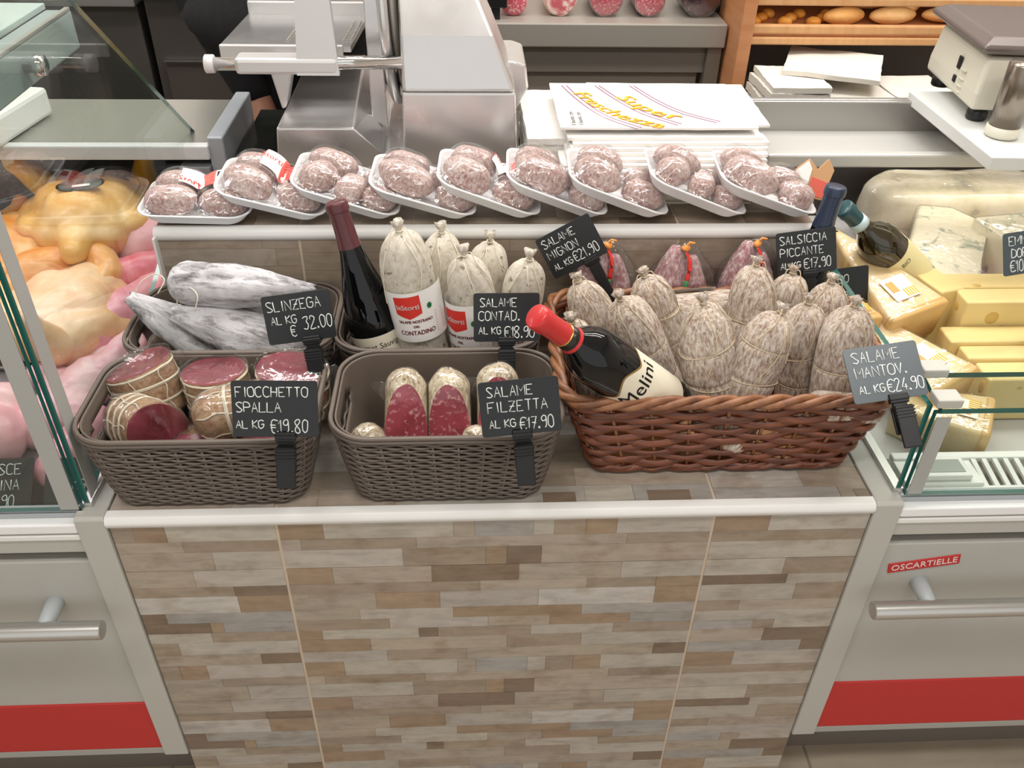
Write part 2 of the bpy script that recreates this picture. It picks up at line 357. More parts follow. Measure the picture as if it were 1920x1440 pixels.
def stroke_text(mb, s, x, y, h, r=.0011, w=None, gap=.32, rnd=None, slant=0, z=-.0012):
    w = w or h*(.45 if s[0] in '€0123456789' else .56)
    for ch in s:
        if ch == ' ': x += w*.75; continue
        wm = 1.22 if ch == 'M' else 1; adv = w*(.45 if ch in 'I.1\'' else wm)
        for st in SF[ch].split('|'):
            P = []
            for q in st.split():
                px = hx(q[0])/6*w*wm; py = int(q[1], 16)/10*h
                if ch in "I.'1": px -= w*.22
                if rnd: px += rnd.uniform(-.03, .03)*h; py += rnd.uniform(-.03, .03)*h
                P.append((x+px+slant*py, z, y+py))
            if len(P) > 2 and ch in 'CDGOSPRBU0235896€': P = smooth_path(P, 4)
            mb.add(tube(P, r, 5, flat=None))
        x += adv+w*(.20 if ch in '€0123456789.' else gap)
    return x
def font_mesh(s, size=1, ext=0, align='CENTER', sx=1, res=3):
    cu = bpy.data.curves.new('lettering', 'FONT'); cu.body = s; cu.size = size; cu.extrude = ext; cu.align_x = align; cu.align_y = 'CENTER'; cu.resolution_u = res
    o = bpy.data.objects.new('lettering', cu); COL.objects.link(o)
    dg = bpy.context.evaluated_depsgraph_get(); dg.update(); me = bpy.data.meshes.new_from_object(o.evaluated_get(dg))
    vs = [Vector((v.co.x*sx, v.co.y, v.co.z)) for v in me.vertices]; fs = [tuple(p.vertices) for p in me.polygons]
    bpy.data.objects.remove(o); bpy.data.curves.remove(cu); bpy.data.meshes.remove(me); return vs, fs
def wrap(vf, R, a0, z0):
    """lay flat lettering (x, y) around a cylinder of radius R; a0 = angle of its middle"""
    vs, fs = vf; Rf = R if callable(R) else (lambda z: R); R0 = Rf(z0)
    return [Vector((Rf(z0+p.y)*math.cos(a0+p.x/R0), Rf(z0+p.y)*math.sin(a0+p.x/R0), z0+p.y)) for p in vs], fs
def patch(R, a0, a1, z0, z1, n=20, m=2, edge=None):
    """label skin round a cylinder; R may be a function of z"""
    Rf = R if callable(R) else (lambda z: R); vs = []; fs = []
    for k in range(m+1):
        for j in range(n+1):
            a = a0+(a1-a0)*j/n; zt = z1 if edge is None else edge(j/n); z = z0+(zt-z0)*k/m; vs.append(Vector((Rf(z)*math.cos(a), Rf(z)*math.sin(a), z)))
    for k in range(m):
        for j in range(n): q = k*(n+1)+j; fs.append((q, q+1, q+n+2, q+n+1))
    return vs, fs
# ------------------------------------------------------------------ setting
t = NT('beige_floor_tile'); v = t.coords((1, 1, 1)); br = t.node('ShaderNodeTexBrick'); br.inputs['Scale'].default_value = 1.0
br.offset = 0; br.inputs['Brick Width'].default_value = .6; br.inputs['Row Height'].default_value = .6; br.inputs['Mortar Size'].default_value = .003
tc = t.node('ShaderNodeTexCoord'); t.l.new(tc.outputs['Object'], br.inputs['Vector'])
n = t.noise(t.coords((1, 5, 1)), 5, 5); c = t.ramp(n, [(.3, '#a39684'), (.7, '#b5a896')])
br.inputs['Mortar'].default_value = lin('#8b7f70'); t.l.new(c, br.inputs['Color1']); t.l.new(c, br.inputs['Color2'])
t.col(br.outputs[0]); t.set(Roughness=.35); floor_mat = reg(t)
structure(MB().box(-2.6, 2.6, -2.6, 2.4, FLOOR_Z-.1, FLOOR_Z, 0).make('floor', floor_mat))
wall_mat = M('shop_wall_paint', '#cfc6bd', .7); ceil_mat = M('ceiling_paint', '#e9e6e0', .8)
structure(MB().box(-2.6, 2.6, 2.3, 2.4, FLOOR_Z, 2.0, 0).make('wall_back', M('grey_wall', '#d2ccc4', .6)))
structure(MB().box(-2.7, -2.6, -2.6, 2.4, FLOOR_Z, 2.0, 0).make('wall_left', wall_mat))
structure(MB().box(2.6, 2.7, -2.6, 2.4, FLOOR_Z, 2.0, 0).make('wall_right', wall_mat))
structure(MB().box(-2.6, 2.6, -2.6, 2.4, 2.0, 2.1, 0).make('ceiling', ceil_mat))

# ------------------------------------------------------------------ strip mosaic
PAL = dict(b='#ac9f90', L='#b5ada2', l='#bdb8b0', M='#9f907f', D='#847261', B='#a08a73', G='#a49f99')
tm = NT('strip_mosaic_tile'); at = tm.node('ShaderNodeAttribute'); at.attribute_name = 'strip'
n = tm.noise(tm.coords((3, 14, 14)), 5, 7, .65, .5); n2 = tm.noise(tm.coords((6, 9, 9)), 3, 3)
g = tm.ramp(n, [(.25, .72), (.5, .97), (.75, 1.12)]); c = tm.mix(1, at.outputs['Color'], g, 'MULTIPLY')
w2 = tm.ramp(n2, [(.3, '#c9b7a6'), (.5, '#ffffff'), (.7, '#e8ecec')]); c = tm.mix(.5, c, tm.mix(1, c, w2, 'MULTIPLY'))
tm.col(c); tm.set(Roughness=.42); tm.bump(n, .15, .001); mosaic_mat = reg(tm)
grout = M('pale_grout', '#cdbba6', .8)
def mosaic(name, rects, T, parent, seed=1):
    """rects: (u0,u1,v0,v1,key) on a plane; every strip is a thin slab, its own colour"""
    rnd = random.Random(seed); mb = MB(); cols = []
    for (u0, u1, v0, v1, k) in rects:
        e = .0002; h = rnd.uniform(.0009, .0016); c = lin(PAL[k]); q = rnd.uniform(.93, 1.06); c = (c[0]*q, c[1]*q*rnd.uniform(.985, 1.01), c[2]*q*rnd.uniform(.97, 1.02), 1)
        u0 += e; u1 -= e; v0 += e; v1 -= e
        vs = [(u0, v0, 0), (u1, v0, 0), (u1, v1, 0), (u0, v1, 0), (u0, v0, h), (u1, v0, h), (u1, v1, h), (u0, v1, h)]
        fs = [(4, 5, 6, 7), (0, 1, 5, 4), (1, 2, 6, 5), (2, 3, 7, 6), (3, 0, 4, 7)]
        mb.add((vs, fs), 0, False, T); cols += [c]*20
    o = mb.make(name, mosaic_mat, parent); a = o.data.color_attributes.new('strip', 'FLOAT_COLOR', 'CORNER')
    a.data.foreach_set('color', [x for c in cols for x in c]); return o
ZB = [-.005, -.016, -.051, -.072, -.108, -.143, -.164, -.2, -.223, -.246, -.268, -.298, -.324]
ROWS = {(-520, -302): ['-520b-365D-302', '-520M-491B-449L-302', '-520b-431M-302', '-520b-395L-302', '-520b-428L-302', '-520M-377D-302', '-520l-375B-302', '-520D-485G-302', '-520D-425B-406G-302', '-520L-427M-302', '-520M-480L-302', '-520b-362D-302'],
        (-298, 298): ['-298L-168B-46b95b246M298', '-298B-238L-61b-32G49L78M122B165L298', '-298b-271M-113b181M298', '-298L-133M-17B13D62b298', '-298B-234b-94D31b179L298', '-298M-25b131M233B298', '-298b-177B-84L61l234B298', '-298b-203L-65B127G298', '-298M-161L-13b80B202G298', '-298B-263L-118D-89M52L179M298', '-298B-193b16M131L298', '-298L-169M-46b247D298'],
        (302, 520): ['302b484D520', '302B379L520', '302M520', '302L520', '302L418M520', '302D428L520', '302L446M520', '302M366b520', '302L520', '302G395M429L520', '302b417D520', '302G482D520']}
import re
def front_rects():
    o = []
    for rep in (0, 1, 2):
        for rows in ROWS.values():
            for i, s in enumerate(rows):
                if rep and i == 0: continue
                q = re.split('([A-Za-z])', s); xs = [int(a)/1000 for a in q[0::2]]; dz = -.308*rep
                g = .0011 if i == 4 else 0        # the open joint between two tiles
                for k, c in enumerate(q[1::2]):
                    z0 = ZB[i+1]+dz; z1 = ZB[i]+dz-g
                    if z0 < FLOOR_Z: continue
                    o.append((xs[k], xs[k+1], z0, z1, c))
    return o
def random_rects(cuts, v0, v1, seed, keys, h=(.02, .04), joint=.002):
    rnd = random.Random(seed); o = []
    for (a, b) in cuts:
        v = v0
        while v < v1-.001:
            dv = min(rnd.uniform(*h), v1-v)
            if v1-v-dv < .01: dv = v1-v
            u = a
            while u < b-.001:
                du = min(rnd.uniform(.05, .2), b-u)
                if b-u-du < .03: du = b-u
                o.append((u, u+du, v, v+dv, rnd.choice(keys))); u += du
            v += dv
    return o
CUTS = [(-.52, -.302), (-.298, .298), (.302, .52)]
# ------------------------------------------------------------------ the tiled counter in the middle
ct = thing('display_counter', 'stone-strip tiled counter with white edging carrying the baskets', 'counter', (0, 0, FLOOR_Z))
LZ = -FLOOR_Z
def C(o): return o
body = MB().box(-.52, .52, .002, .40, 0, LZ-.0040, 0).make('plinth', grout, ct)
mosaic('front_tiles', front_rects(), Matrix(((1, 0, 0, 0), (0, 0, -1, .002), (0, 1, 0, LZ), (0, 0, 0, 1))), ct)
top = [r for r in random_rects(CUTS, .0, .398, 5, 'bbLLMMbG', (.03, .05))]
top += [(.062, .108, .008, .034, 'D'), (.208, .268, .008, .035, 'D'), (.50, .52, .008, .03, 'D')]
mosaic('top_tiles', [(a, b, c+.008 if c == 0 else c, d, k) for a, b, c, d, k in top[:-3]], Matrix.Translation((0, 0, LZ-.0035)), ct, 3)
mosaic('top_accent_tiles', top[-3:], Matrix.Translation((0, 0, LZ-.0027)), ct, 4)
mb = MB(); mb.box(-.52, .52, .40, .56, LZ-.004, LZ+.2176, 0); mb.make('riser_block', grout, ct)
mosaic('riser_tiles', random_rects(CUTS, .0, .205, 9, 'MMDBbM', (.028, .045)), Matrix(((1, 0, 0, 0), (0, 0, -1, .4), (0, 1, 0, LZ), (0, 0, 0, 1))), ct, 8)
mosaic('shelf_tiles', random_rects(CUTS, .408, .56, 12, 'MDMMbD', (.03, .05)), Matrix.Translation((0, 0, LZ+.2178)), ct, 6)
def trim(name, y, z, hh=.0105):
    prof = [(y+.012, z), (y+.012, z-2*hh), (y+.002, z-2*hh), (y-.0035, z-1.7*hh), (y-.006, z-1.1*hh), (y-.006, z-.8*hh), (y-.0035, z-.25*hh), (y+.001, z)]
    vs, fs = prism(prof, 'x', -.521, .521); return MB().add((vs, fs), 0, True).make(name, white_plastic, ct)
def autosmooth(o, a=40):
    for p in o.data.polygons: p.use_smooth = True
    bm = bmesh.new(); bm.from_mesh(o.data)
    for e in bm.edges:
        if len(e.link_faces) == 2 and e.calc_face_angle(0) > math.radians(a): e.smooth = False
    bm.to_mesh(o.data); bm.free(); return o
autosmooth(trim('front_edging', 0, LZ+.0005)); autosmooth(trim('shelf_edging', .4, LZ+.2205))
MB().box(-.47, .50, .56, 1.0, LZ+.16, LZ+.2, .002).make('stone_worktop', granite, ct)
MB().box(-.47, .50, .56, .98, 0, LZ+.16, 0).make('rear_cabinet', cupboard, ct)
MB().box(-.521, -.517, .385, .402, LZ, LZ+.21, .001).box(.517, .521, .385, .402, LZ, LZ+.21, .001).make('corner_strip', white_plastic, ct)

# ------------------------------------------------------------------ refrigerated cases either side
def pane(poly, axis, a0, a1, name, parent, border=None):
    """glass sheet with green polished edges: big faces clear, rim faces green"""
    vs, fs = prism(poly, axis, a0, a1); mb = MB(); thick = .0125
    for f in fs:
        P = [vs[k] for k in f]; flat = min(max((P[k]-P[k-1]).length for k in range(len(P)))*2, min(sum((P[k]-P[k-1]).length for k in range(len(P))), 9)) > 0 and min((P[k]-P[k-1]).length for k in range(len(P))) > thick
        mb.add((P, [tuple(range(len(P)))]), 0 if flat else 1, False)
    return weld(mb.make(name, [pane_glass, green_edge], parent))
def case(s, label):
    c = thing('refrigerated_display_case', label, 'display case', (s*.56, 0, FLOOR_Z))
    ox = s*.56
    def X(a, b): return (min(s*a-ox, s*b-ox), max(s*a-ox, s*b-ox))
    def bx(name, a, b, y0, y1, z0, z1, mat, bev=.002): x0, x1 = X(a, b); return MB().box(x0, x1, y0, y1, z0-FLOOR_Z, z1-FLOOR_Z, bev).make(name, mat, c)
    XE = 2.3
    x0, x1 = X(.5215, .5605)
    MB().add(bprism([(-.004, .16), (-.004, .717), (.0, .721), (.40, .721), (.40, .16)], 'x', x0, x1, .0015), 0, False).make('end_panel', pillar_paint, c)
    bx('lower_panel', .561, XE, .004, .03, -.545, -.088, grey_panel)
    bx('dark_slot', .561, XE, .02, .03, -.088, -.068, dark_groove, 0)
    bx('top_rail', .561, XE, .002, .03, -.068, -.042, pillar_paint)
    bx('aluminium_rail', .561, XE, -.001, .03, -.042, -.032, white_plastic)
    bx('rubber_seal', .561, XE, .006, .03, -.032, -.028, M('dark_seal', '#55585a', .5), 0)
    bx('bumper_strip', .561, XE, -.002, .03, -.028, -.012, M('bright_white_trim', '#f2f2f2', .3))
    bx('inner_rail', .561, XE, .012, .03, -.012, -.004, M('grey_trim', '#a8adb0', .4), .001)
    bx('red_band', .5605, XE, .001, .02, -.545, -.418, red_paint, .001)
    bx('base_strip', .5605, XE, .001, .03, -.562, -.546, M('light_grey_strip', '#a9a8a2', .45), .001)
    bx('toe_kick', .56, XE, .07, .10, FLOOR_Z, -.55, M('brown_grey_kick', '#6f675f', .5), 0)
    bx('cabinet_floor', .561, XE, .03, .95, -.56, -.53, dark_groove, 0)
    # deck sloping up to the back
    x0, x1 = X(.561, XE); d = [(.15, -.075), (.15, -.06), (.9, .0), (.9, -.03)]
    MB().add(prism([(y, z-FLOOR_Z) for y, z in d], 'x', x0, x1), 0, False).make('deck', M('pale_deck', '#c9c6c4', .4) if s > 0 else M('lilac_grey_deck', '#8f8993', .4), c)
    bx('rear_lining', .561, XE, .905, .91, -.05, .2, M('dark_lining', '#3b3634', .35), 0)
    bx('service_top', .561, XE, .945, .96, .2, .232, steel, .003)
    # handle bar on two posts
    hx0 = .5525 if s < 0 else .5455; hy = -.045; hz = -.1745-FLOOR_Z
    x0, x1 = X(hx0, 1.9)
    h = MB().add(tube([(x0, hy, hz), (x0+.001, hy, hz), (x1-.001, hy, hz), (x1, hy, hz)], [.0125, .0135, .0135, .0125], 20)).make('handle_bar', steel, c); autosmooth(h)
    for q in (.634, 1.75):
        q0 = s*q-ox; MB().add(tube([(q0, .01, hz+.004), (q0, -.02, hz+.002), (q0, hy, hz)], [.0135, .012, .011], 16)).make('handle_post', M('pale_blue_grey_post', '#bcc3c6', .4), h)
    return c, X, bx
cl, XL, bl = case(-1, 'left refrigerated meat case with tall side glass and red band')
cr, XR, brr = case(1, 'right refrigerated cheese case with low front glass and red band')
Z = -FLOOR_Z
# left case: tall glass
x0, x1 = XL(.545, .553)
pane([(.022, Z+.003), (.80, Z+.215), (.30, Z+.625), (.05, Z+.66), (.022, Z+.66)], 'x', x0, x1, 'side_glass', cl)
MB().box(x0-.002, x1+.004, .018, .40, Z-.001, Z+.008, .001).make('glass_channel', steel, cl)
x0, x1 = XL(.5535, 2.3)
pane([(x0, Z+.001), (x1, Z+.001), (x1, Z+.66), (x0, Z+.66)], 'y', .012, .020, 'front_glass', cl)
MB().box(x1+.0095, x1+.0105, .026, .052, Z+.010, Z+.645, 0).make('glass_border', strip_grey, cl)
MB().box(x1-.026, x1-.002, .0105, .0118, Z+.005, Z+.655, 0).make('glass_border', strip_grey, cl)
x0, x1 = XL(.575, .61)
ar = MB().box(x0, x1, .06, .445, Z+.478, Z+.528, .003).make('glass_arm', M('aqua_grey_arm', '#a9b6b6', .35, .3), cl)
MB().box(x1-.006, x1+.001, .06, .44, Z+.5285, Z+.533, .001).make('arm_lip', steel, ar)
MB().add(tube([(x1, .27, Z+.505), (x1+.012, .27, Z+.505), (x1+.0125, .27, Z+.505), (x1+.024, .27, Z+.505)], [.009, .009, .013, .012], 16)).make('clamp_knob', chrome, ar)
x0, x1 = XL(.615, 1.6)
MB().box(x0, x1, .1, .46, Z+.525, Z+.533, .001).make('upper_shelf', M('frosted_shelf', '#c6d3d0', .3), cl)
x0, x1 = XL(.5, 2.3)
MB().box(x0+.0, x1, .70, .955, Z+.215, Z+.236, .003).make('service_worktop', M('satin_worktop', '#aaa9a2', .3, .6), cl)
MB().box(x0+.0, x1-.002, .692, .712, Z+.212, Z+.239, .003).make('worktop_lip', M('pale_lip', '#d5d6d6', .35), cl)
x0, x1 = XL(.475, .504)
MB().box(x0, x1, .70, .955, Z+.0, Z+.252, .003).make('worktop_upstand', M('blue_grey_upstand', '#a6acb1', .4, .2), cl)
x0, x1 = XL(.504, .56)
MB().box(x0, x1, .69, .72, Z+.0, Z+.2, .002).make('rear_post', M('grey_post', '#8d9095', .4, .3), cl)
# right case: low glass with a ledge
x0, x1 = XR(.556, .564)
pane([(.022, Z+.003), (.022, Z+.152), (.42, Z+.152), (.42, Z+.003)], 'x', x0, x1, 'side_glass', cr)
MB().box(x0-.004, x1+.002, .018, .40, Z-.001, Z+.008, .001).make('glass_channel', steel, cr)
x0, x1 = XR(.566, 2.3)
pane([(x0, Z+.001), (x1, Z+.001), (x1, Z+.146), (x0, Z+.146)], 'y', .012, .020, 'front_glass', cr)
MB().box(x0+.002, x0+.022, .0105, .0118, Z+.005, Z+.140, 0).make('glass_border', strip_grey, cr)
pane([(.010, Z+.147), (.075, Z+.157), (.075, Z+.165), (.010, Z+.155)], 'x', x0+.004, x1, 'glass_ledge', cr)
for (yy, zz) in ((.022, .152), (.072, .164)):
    MB().box(x0-.004, x0+.03, yy-.012, yy+.014, Z+zz+.003, Z+zz+.016, .002).make('glass_bracket', pillar_paint, cr)
gv = MB(); x0, x1 = XR(.59, 2.3); gv.box(x0, x1, .03, .052, Z-.03, Z-.02, .002); gv.box(x0, x1, .10, .115, Z-.02, Z-.01, .002)
xx = x0+.115
gv.box(x0, xx, .05, .102, Z-.028, Z-.014, .001)
while xx < x0+1.1: gv.add(rbox(.0075, .06, .006, .001), 0, False, Matrix.Translation((xx+.006, .076, Z-.019)) @ Matrix.Rotation(.17, 4, 'X')); xx += .0165
gv.make('vent_grille', white_plastic, cr)
MB().box(x0, x1, .03, .14, Z-.06, Z-.045, 0).make('vent_well', dark_groove, cr)
dp = MB().box(x0+.028, x0+.098, .055, .098, Z-.014, Z-.004, .002).make('thermometer_display', white_plastic, cr)
MB().box(x0+.036, x0+.090, .063, .090, Z-.0045, Z-.0032, 0).make('display_window', M('grey_lcd', '#9aa09a', .3), dp)
# steel service top with a sunk tray
x0, x1 = XR(.503, 1.3); sx0, sx1 = XR(.515, .905)
bright_steel = M('bright_satin_steel', '#cfcdc8', .35, .35)  # pale copy of the upstand steel: lamp reflection put into the colour
mb = MB(); mb.box(x0, x1, .632, .652, Z+.222, Z+.247, .004); mb.box(x0, x1, .652, .803, Z+.218, Z+.229, .002); mb.make('steel_shelf', bright_steel, cr)
MB().box(x0, x1, .80, .812, Z+.20, Z+.287, .003).box(x0, x1, .812, .828, Z+.276, Z+.287, .003).make('steel_upstand', M('satin_upstand_steel', '#a5a29e', .33, .7), cr)
MB().box(sx1-.01, x1, .652, .80, Z+.229, Z+.276, .003).make('board_support', bright_steel, cr)
MB().box(x0, x1, .91, .94, Z-.5, Z+.19, 0).make('rear_box', M('dark_lining_brown', '#2e2825', .5), cr)
# maker's plate
pl = MB().add(rbox(.105, .002, .0195, .0005), 0, False).make('maker_plate', red_paint, cr)
pl.location = (.630-.56, .0032, Z-.1305); pl.rotation_euler = (0, -.172, 0)
MB().add(font_mesh('OSCARTIELLE', .0168, .0003, sx=.95), 0, False, Matrix.Translation((0, -.0014, 0)) @ Matrix.Rotation(PI/2, 4, 'X')).make('plate_lettering', M('silver_print', '#e9d9d4', .4), pl)
# ------------------------------------------------------------------ plastic rattan baskets
def basket_loop(w, d, r, z, n=14, seg=14):
    """rounded rectangle with extra points on the straight sides"""
    c = rrect(w, d, r, 6); o = []
    for k in range(len(c)):
        p = c[k]; q = c[(k+1) % len(c)]; o.append((p[0], p[1], z)); L = math.hypot(q[0]-p[0], q[1]-p[1]); m = int(L/.012)
        for j in range(1, m): o.append((p[0]+(q[0]-p[0])*j/m, p[1]+(q[1]-p[1])*j/m, z))
    return o
def dense_loop(w, d, r, step):
    c = rrect(w, d, r, 8); o = []
    for k in range(len(c)):
        p = c[k]; q = c[(k+1) % len(c)]; L = math.hypot(q[0]-p[0], q[1]-p[1]); m = max(1, round(L/step))
        for j in range(m): o.append(Vector((p[0]+(q[0]-p[0])*j/m, p[1]+(q[1]-p[1])*j/m, 0)))
    return o
def resample(P, n):
    L = [0]
    for k in range(len(P)): L.append(L[-1]+(P[(k+1) % len(P)]-P[k]).length)
    o = []
    k = 0
    for j in range(n):
        s = L[-1]*j/n
        while L[k+1] < s: k += 1
        t = (s-L[k])/(L[k+1]-L[k]); o.append(P[k].lerp(P[(k+1) % len(P)], t))
    return o
BW, BD, BH = .303, .197, .13
def bdim(z):                      # outline of the plastic basket at height z
    t = (z/BH)**.8; return .252+(BW-.252)*t, .148+(BD-.148)*t, .034+.018*t
def plastic_basket(label, loc):
    t = thing('plastic_basket', label, 'basket', loc, group='brown plastic rattan baskets')
    # wall with hand holes in the short ends
    N = 120; zs = [.002, .006]+[.006+k*(.124-.006)/14 for k in range(1, 15)]+[.127]
    loops = [[(p.x*.985, p.y*.985, z) for p in resample(dense_loop(*[q-(.004 if i < 2 else 0) for i, q in enumerate(bdim(z))], .004), N)] for z in zs]
    vs = [Vector(p) for l in loops for p in l]; fs = []
    for k in range(len(zs)-1):
        for j in range(N):
            a, b = k*N+j, k*N+(j+1) % N; cx = (vs[a]+vs[b]+vs[a+N]+vs[b+N])/4
            hole = abs(cx.x) > .11 and abs(cx.y) < .046 and .084 < cx.z < .108
            if hole and abs(cx.y) > .038 and not .09 < cx.z < .102: hole = False
            if not hole: fs.append((a, b, b+N, a+N))
    fs.append(tuple(range(N-1, -1, -1)))
    w = MB().add((vs, fs)).make('basket_wall', brown_plastic, t); k = w.modifiers.new('thickness', 'SOLIDIFY'); k.thickness = .0025; k.offset = -1
    # moulded weave
    mb = MB(); rows = 21
    for r in range(rows):
        z = .005+r*(.116-.005)/(rows-1); P = resample(dense_loop(*bdim(z), .004), 300); pts = []
        for j, p in enumerate(P):
            nrm = Vector((p.x/(BW/2), p.y/(BD/2), 0)).normalized(); wv = math.sin(j*2*PI*27/300+PI*(r % 2))
            pts.append(Vector((p.x, p.y, z))+nrm*(.0003+.0011*wv)+Vector((0, 0, .0009*math.cos(j*2*PI*27/300+PI*(r % 2)))))
        if .078 < z < .112:
            for sgn in (1, -1):
                q = [p for p in pts if p.y*sgn > .05]
                q.sort(key=lambda p: math.atan2(p.y*sgn, p.x)); mb.add(tube(q, .0021, 5))
        else: mb.add(tube(pts, .0021, 5, closed=True))
    for a in range(27):
        pts = []
        for z in (.004, .04, .08, .115):
            P = resample(dense_loop(*bdim(z), .004), 270); p = P[(a*10+3) % 270]
            if abs(p.x) > .1 and abs(p.y) < .055: pts = []; break
            pts.append(Vector((p.x, p.y, z))*1.0)
        if pts: mb.add(tube(pts, .0021, 5))
    mb.make('moulded_weave', brown_plastic, t)
    pts = [Vector((p.x, p.y, .1275)) for p in resample(dense_loop(*bdim(.1275), .004), 160)]
    mb = MB().add(tube(pts, .0032, 8, closed=True)); pts = [p*1 for p in pts]
    mb.add(tube([Vector((p.x*1.006, p.y*1.008, .122)) for p in pts], .0026, 6, closed=True)); mb.make('rim', brown_plastic, t)
    return t
plastic_basket('brown plastic basket at front left holding cut cured hams', (-.388, .097, 0))
plastic_basket('brown plastic basket at front middle holding cut salami halves', (-.066, .097, 0))
plastic_basket('brown plastic basket behind the hams holding white mouldy meats', (-.387, .2955, 0))
plastic_basket('brown plastic basket behind the middle one holding a bottle and pale salami', (-.083, .2955, 0))

# ------------------------------------------------------------------ wicker basket
def wicker():
    t = thing('wicker_basket', 'long reddish brown wicker basket full of mouldy salami', 'basket', (.318, .19, 0))
    H = .146
    def dim(z): q = z/H; return .368+(.464-.368)*q, .232+(.282-.232)*q, .03+.012*q
    rnd = random.Random(4); mb = MB(); mb2 = MB(); n = 26; rows = 12
    for r in range(rows):
        z = .008+r*(.128-.008)/(rows-1); P = resample(dense_loop(*dim(z), .004), n*10); pts = []; R = []; ph = rnd.uniform(-.3, .3)
        for j, p in enumerate(P):
            a = 2*PI*j*n/2/(n*10)+PI*(r % 2); nrm = Vector((p.x/.22, p.y/.13, 0)).normalized()
            pts.append(Vector((p.x, p.y, z+.0012*math.sin(j*.13+r*2)+rnd.uniform(-.0004, .0004)))+nrm*(.0042*math.sin(a)))
            R.append(.0046+.0009*math.sin(j*.047+r*1.3)+.0006*math.cos(a*2))
        (mb if r % 4 else mb2).add(tube(pts, R, 7, closed=True, flat=(.6, 1.3)))
    mb.make('weave', willow, t); mb2.make('weave_band', willow, t)
    mb = MB()
    for k in range(n):
        pts = []
        for z in (.002, .05, .1, .14):
            P = resample(dense_loop(*dim(z), .004), n*10); p = P[(k*10+5) % (n*10)]; pts.append(Vector((p.x, p.y, z)))
        mb.add(tube(pts, .0026, 6))
    mb.make('stakes', willow_rim, t)
    mb = MB()                                   # twisted rim of three rods
    for s in range(3):
        P = resample(dense_loop(*dim(H), .004), 220); pts = []
        for j, p in enumerate(P):
            a = 2*PI*(j*13/220+s/3); nrm = Vector((p.x/.22, p.y/.13, 0)).normalized(); pts.append(Vector((p.x, p.y, H-.006+.0055*math.sin(a)))+nrm*(.0055*math.cos(a)))
        mb.add(tube(pts, .0052, 7, closed=True))
    mb.make('rim', willow_rim, t)
    mb = MB()
    for s in range(2):
        P = resample(dense_loop(*dim(.004), .004), 200); pts = []
        for j, p in enumerate(P):
            a = 2*PI*(j*15/200+s/2); nrm = Vector((p.x/.22, p.y/.13, 0)).normalized(); pts.append(Vector((p.x, p.y, .008+.004*math.sin(a)))+nrm*(.004*math.cos(a)))
        mb.add(tube(pts, .0042, 6, closed=True))
    mb.make('foot_braid', willow, t)
    MB().box(-.18, .18, -.108, .108, .001, .006, .002).make('base', willow_pale, t)
wicker()

# ------------------------------------------------------------------ price signs
sheen_board = M('sheen_grey_slate', '#4a5358', .3)  # paler slate: reflected light on the tilted boards put into the colour
def sign(label, loc, lines, rot=(0, 0, 0), w=.098, h=.068, clip_x=.0, clip_len=.06, seed=1, foot='tail', board=None):
    """lines: (text, x, y, height) in board units measured from its lower left corner"""
    t = thing('price_sign', label, 'price sign', loc, rot, group='chalk price signs')
    b = MB().add(bprism([(p[0], p[1]) for p in rrect(w, h, .004, 4)], 'y', -.0008, .0008, .0003), 0, False).make('board', board or dark_board, t)
    rnd = random.Random(seed); mb = MB()
    for (s, x, y, hh) in lines: stroke_text(mb, s, x*w-w/2, y*h-h/2, hh*h, .00072, rnd=rnd)
    mb.make('chalk_writing', chalk, b)
    c = MB(); z0 = -h/2
    c.box(clip_x-.012, clip_x+.012, -.0045, .0045, z0-.006, z0+.007, .0015); c.box(clip_x-.0125, clip_x+.0125, -.006, -.0015, z0-.002, z0+.003, .001)
    c.box(clip_x-.009, clip_x+.009, -.003, .003, z0-.03, z0-.004, .001)
    if foot == 'tail':
        c.box(clip_x-.0115, clip_x+.0115, -.012, -.007, z0-.028-clip_len*.6, z0-.010, .0015); c.box(clip_x-.0115, clip_x+.0115, -.012, .004, z0-.016, z0-.010, .0015); c.box(clip_x-.0115, clip_x+.0115, .001, .005, z0-.045, z0-.011, .0015)
        for q in range(4): c.box(clip_x-.0122, clip_x+.0122, -.013, -.006, z0-.014-q*.004, z0-.012-q*.004, .0004)
    else:
        c.box(clip_x-.008, clip_x+.008, -.003, .003, z0-foot, z0-.028, .001); c.box(clip_x-.02, clip_x+.02, -.015, .015, z0-foot-.004, z0-foot, .001)
    c.make('clip', black_plastic, t); return t
rd = math.radians
sign('slate price sign reading SLINZEGA clipped to the back left basket', (-.270, .186, .192), [('SLINZEGA', .06, .67, .20), ('AL KG', .09, .40, .16), ('€', .36, .13, .22), ('32.00', .55, .24, .25)], (rd(-22), rd(-7), rd(2)), clip_x=.012, seed=1, w=.094, h=.068)
sign('slate price sign reading SALAME CONTAD. clipped behind the red capped bottle', (.016, .186, .189), [('SALAME', .10, .72, .17), ('CONTAD.', .08, .44, .18), ('AL KG', .08, .16, .14), ('€18.90', .48, .08, .23)], (rd(-24), rd(1), rd(2)), clip_x=0, seed=2, w=.092)
sign('slate price sign reading FIOCCHETTO SPALLA on the front left basket', (-.268, -.016, .190), [('FIOCCHETTO', .05, .72, .17), ('SPALLA', .05, .45, .17), ('AL KG', .04, .16, .14), ('€19.80', .45, .08, .23)], (rd(-18), rd(3.5), rd(3)), clip_x=.011, seed=3, w=.100, h=.071)
sign('slate price sign reading SALAME FILZETTA on the front middle basket', (.024, -.016, .188), [('SALAME', .10, .72, .18), ('FILZETTA', .10, .44, .19), ('AL KG', .10, .16, .14), ('€17.90', .49, .09, .22)], (rd(-20), rd(-4.5), rd(2)), clip_x=.0, seed=4, w=.097, h=.070)
